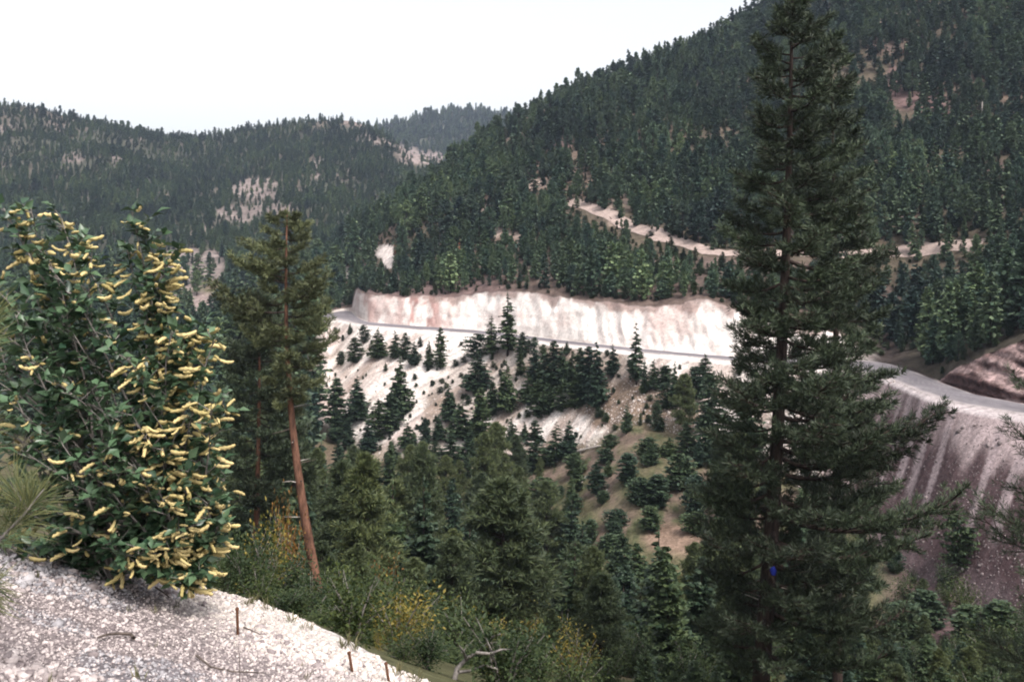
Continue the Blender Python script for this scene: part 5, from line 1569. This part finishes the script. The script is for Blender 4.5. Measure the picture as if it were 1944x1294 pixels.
# ------------------------------------------------------------------ stones on the bank
ST = [stone_mesh(420 + k, M[('stone', 'whitestone', 'greystone')[k // 5]]) for k in range(15)]
r_ = np.random.default_rng(71)
nst = 95000
sx = r_.uniform(-4.2, 1.2, nst); sy = r_.uniform(3.4, 8.0, nst)
su = CX + F * sx / sy
ok = (sy < crest_y(su) + 0.35) & (su > -260) & (su < 1150)
sx, sy = sx[ok], sy[ok]
size = np.clip(r_.lognormal(math.log(0.0088), 0.45, len(sx)), 0.004, 0.030)
patch = fbm(sx / 0.7, sy / 0.7, 221, 3)
size = size * (0.7 + 0.55 * sstep(0.4, 0.65, patch)) * np.where(r_.random(len(sx)) < 0.03, 1.5, 1.0) * 0.9 * np.clip(1.25 - 0.1 * (sy - 4), 0.8, 1.2)
szz = bank_z(sx, sy) + size * 0.15
sv = HV - F * szz / sy; su = CX + F * sx / sy
pxs = F * size / sy * ((su > 5) & (su < 900) & (sv > 1000) & (sv < 1290))
od = np.argsort(-pxs)
wz = sstep(1.7, 0.5, crest_y(su) - sy + (fbm(sx / 0.5, sy / 0.5, 223, 3) - 0.5) * 1.6) * sstep(230, 460, su)
gz2 = sstep(0.47, 0.58, fbm(sx / 0.8, sy / 0.8, 207, 3)) * sstep(500, 300, su)
q_ = r_.random(len(sx))
sk = r_.integers(0, 5, len(sx)) + np.where(q_ < wz * 0.85, 5, np.where(q_ < gz2 * 0.7, 10, 0))
for i in od[:300]:
    link('stone', ST[sk[i]], bank, (sx[i], sy[i], szz[i]), (r_.normal(0, 0.3), r_.normal(0, 0.3), r_.random() * 6.28), float(size[i]) * 1.15)
tmpl = [bpy.data.objects.new('stone_pattern', me) for me in ST]
rs = od[300:]
g_ = stuff_points('gravel', np.stack([sx[rs], sy[rs], szz[rs]], 1), np.repeat(size[rs][:, None], 3, 1), np.stack([r_.normal(0, 0.35, len(rs)), r_.normal(0, 0.35, len(rs)), r_.random(len(rs)) * 6.28], 1), sk[rs], tmpl, bank)

# ------------------------------------------------------------------ stakes, sticks, weeds, dead branch
def bank_pt(u, v):
    """point on the gravel bank seen at photo pixel (u, v)"""
    ys_ = np.linspace(3.0, 8.0, 700); xs_ = (u - CX) / F * ys_
    vv_ = HV - F * bank_z(xs_, ys_) / ys_
    k = np.nonzero(vv_ <= v)[0]
    i = k[0] if len(k) else len(ys_) - 1
    return np.array([xs_[i], ys_[i], bank_z(xs_[i], ys_[i])])


for (u0, v0, u1, v1, lab) in ((452, 1206, 450, 1152, 'short rusty stake upright in the gravel, leftmost of three'), (673, 1276, 662, 1236, 'short rusty stake leaning left, middle one of three'), (743, 1302, 732, 1256, 'short rusty stake nearest the lower end of the gravel edge')):
    b_ = bank_pt(u0, v0); t_ = ground_px(u1, v1, b_[1])
    mb = MB(); mb.tube([(0, 0, -0.08), (t_ - b_) * 0.92, (t_ - b_)], [0.009, 0.009, 0.008], 6)
    mb.tube([(t_ - b_) * 0.90, (t_ - b_) * 0.97], [0.0125, 0.0125], 6)
    tag(link('stake', mb.mesh('stake', [M['rust']]), None, b_), lab, 'stake')
b_ = bank_pt(455, 1296); t_ = ground_px(452, 1218, b_[1])
mb = MB(); mb.tube([(0, 0, -0.02), (t_ - b_) * 0.5 + np.array([0.004, 0, 0]), (t_ - b_)], [0.0028, 0.0022, 0.0012], 5)
tag(link('dry_stalk', mb.mesh('dry_stalk', [M['twig']]), None, b_), 'thin dry stalk standing below the leftmost rusty stake', 'stalk')


def stick(pts, r0, lab):
    P_ = np.array([bank_pt(a, b) for a, b in pts]) + np.array([0, 0, r0 * 1.3 + 0.012])
    mb = MB(); mb.tube(P_ - P_[0], np.linspace(r0, r0 * 0.5, len(P_)), 6)
    return tag(link('stick', mb.mesh('stick', [M['twig']], True), None, P_[0]), lab, 'stick')


stick([(254, 1220), (248, 1212), (225, 1211), (203, 1214), (186, 1219)], 0.011, 'dark curved stick lying on the gravel with a bent end')
stick([(372, 1250), (400, 1272), (440, 1281), (500, 1284)], 0.006, 'thin dark twig lying along the bottom of the gravel')
stick([(462, 1196), (478, 1202), (494, 1210)], 0.006, 'short dark twig right of the leftmost rusty stake')
stick([(295, 1120), (310, 1130), (322, 1140)], 0.007, 'short grey twig on the gravel below the flowering bush')


def weed(u, v, h_, n, seed, lab, grp):
    r = np.random.default_rng(seed)
    b_ = bank_pt(u, v)
    C = np.zeros((n, 3)) + r.normal(0, 0.012, (n, 3)) * np.array([1, 1, 0])
    D = np.stack([r.normal(0, 0.45, n), r.normal(0, 0.45, n), np.ones(n)], 1)
    V, T_ = leaf_quads(C, D, h_ * r.uniform(0.6, 1.1, n), h_ * 0.07, r, 0.1)
    mb = MB(); mb.add(V, T_)
    tag(link('weed', mb.mesh('weed', [M['grass']]), None, b_), lab, 'weed', grp)


for i_, (uu, vv, hh) in enumerate(((264, 1294, .09), (97, 1296, .06), (242, 1162, .06), (176, 1102, .06), (72, 1098, .06), (205, 1145, .05), (296, 1165, .07), (335, 1155, .07), (570, 1268, .06), (582, 1292, .07), (520, 1160, .08), (290, 1228, .05))):
    weed(uu, vv, hh, 9, 30 + i_, 'small green weed tuft growing in the gravel', 'weed tufts in the gravel')

for i_ in range(16):
    uu = random.uniform(400, 800)
    vc_ = float(np.interp(uu, [390, 500, 600, 700, 800], [1112, 1146, 1190, 1240, 1290])) + random.uniform(4, 16)
    weed(uu, vc_, random.uniform(0.05, 0.12), 14, 60 + i_, 'grass tuft on the ragged upper edge of the gravel bank', 'grass tufts on the gravel edge')

# grey dead branch below the bank
db = np.array(ground_px(858, 1292, 11.0)); db[2] = float(ground_xy(db[0], 11.0))
dead_root = empty('dead_branch', db, 'grey dead forked branch sticking up at the bottom of the gravel edge', 'dead branch')
limbs = [[(858, 1310), (868, 1268), (885, 1250), (905, 1238), (925, 1222), (945, 1218)], [(885, 1250), (880, 1236), (872, 1225)], [(905, 1238), (930, 1240), (952, 1232), (972, 1232)], [(870, 1275), (895, 1272), (920, 1262), (950, 1255)], [(925, 1222), (935, 1208), (950, 1203)], [(925, 1262), (945, 1270)], [(912, 1234), (918, 1246), (935, 1252)]]
for k_, lm in enumerate(limbs):
    P_ = np.array([ground_px(a, b, 11.0 + 0.25 * math.sin(k_ * 2 + j * 0.7)) for j, (a, b) in enumerate(lm)])
    mb = MB(); mb.tube(P_ - db, np.linspace(0.034 if k_ == 0 else 0.02, 0.008, len(P_)), 5)
    link('limb', mb.mesh('limb', [M['greybark']], True), dead_root)

# ------------------------------------------------------------------ air
HAZE = 0.00012
if HAZE > 0:
    zmin, zmax = float(ALLV[:, 2].min()) - 1.0, float(ALLV[:, 2].max()) + 40.0
    xm = float(np.abs(ALLV[:, 0]).max()) + 20; ym = float(ALLV[:, 1].max()) + 20
    hv = np.array([(sx_, sy_, sz_) for sz_ in (zmin, zmax) for sy_ in (-40.0, ym) for sx_ in (-xm, xm)])
    hf = np.array([[0, 2, 3, 1], [4, 5, 7, 6], [0, 1, 5, 4], [2, 6, 7, 3], [0, 4, 6, 2], [1, 3, 7, 5]])
    hm = bpy.data.materials.new('haze'); hm.use_nodes = True
    nt = hm.node_tree; nt.nodes.clear()
    ho = nt.nodes.new('ShaderNodeOutputMaterial'); pv = nt.nodes.new('ShaderNodeVolumePrincipled')
    pv.inputs['Color'].default_value = (0.66, 0.77, 1.0, 1); pv.inputs['Density'].default_value = HAZE; pv.inputs['Anisotropy'].default_value = 0.2
    nt.links.new(pv.outputs[0], ho.inputs['Volume'])
    tag(link('haze', make_mesh('haze', hv, [hf], [hm])), 'thin pale haze hanging over the whole valley', 'haze', kind='stuff')
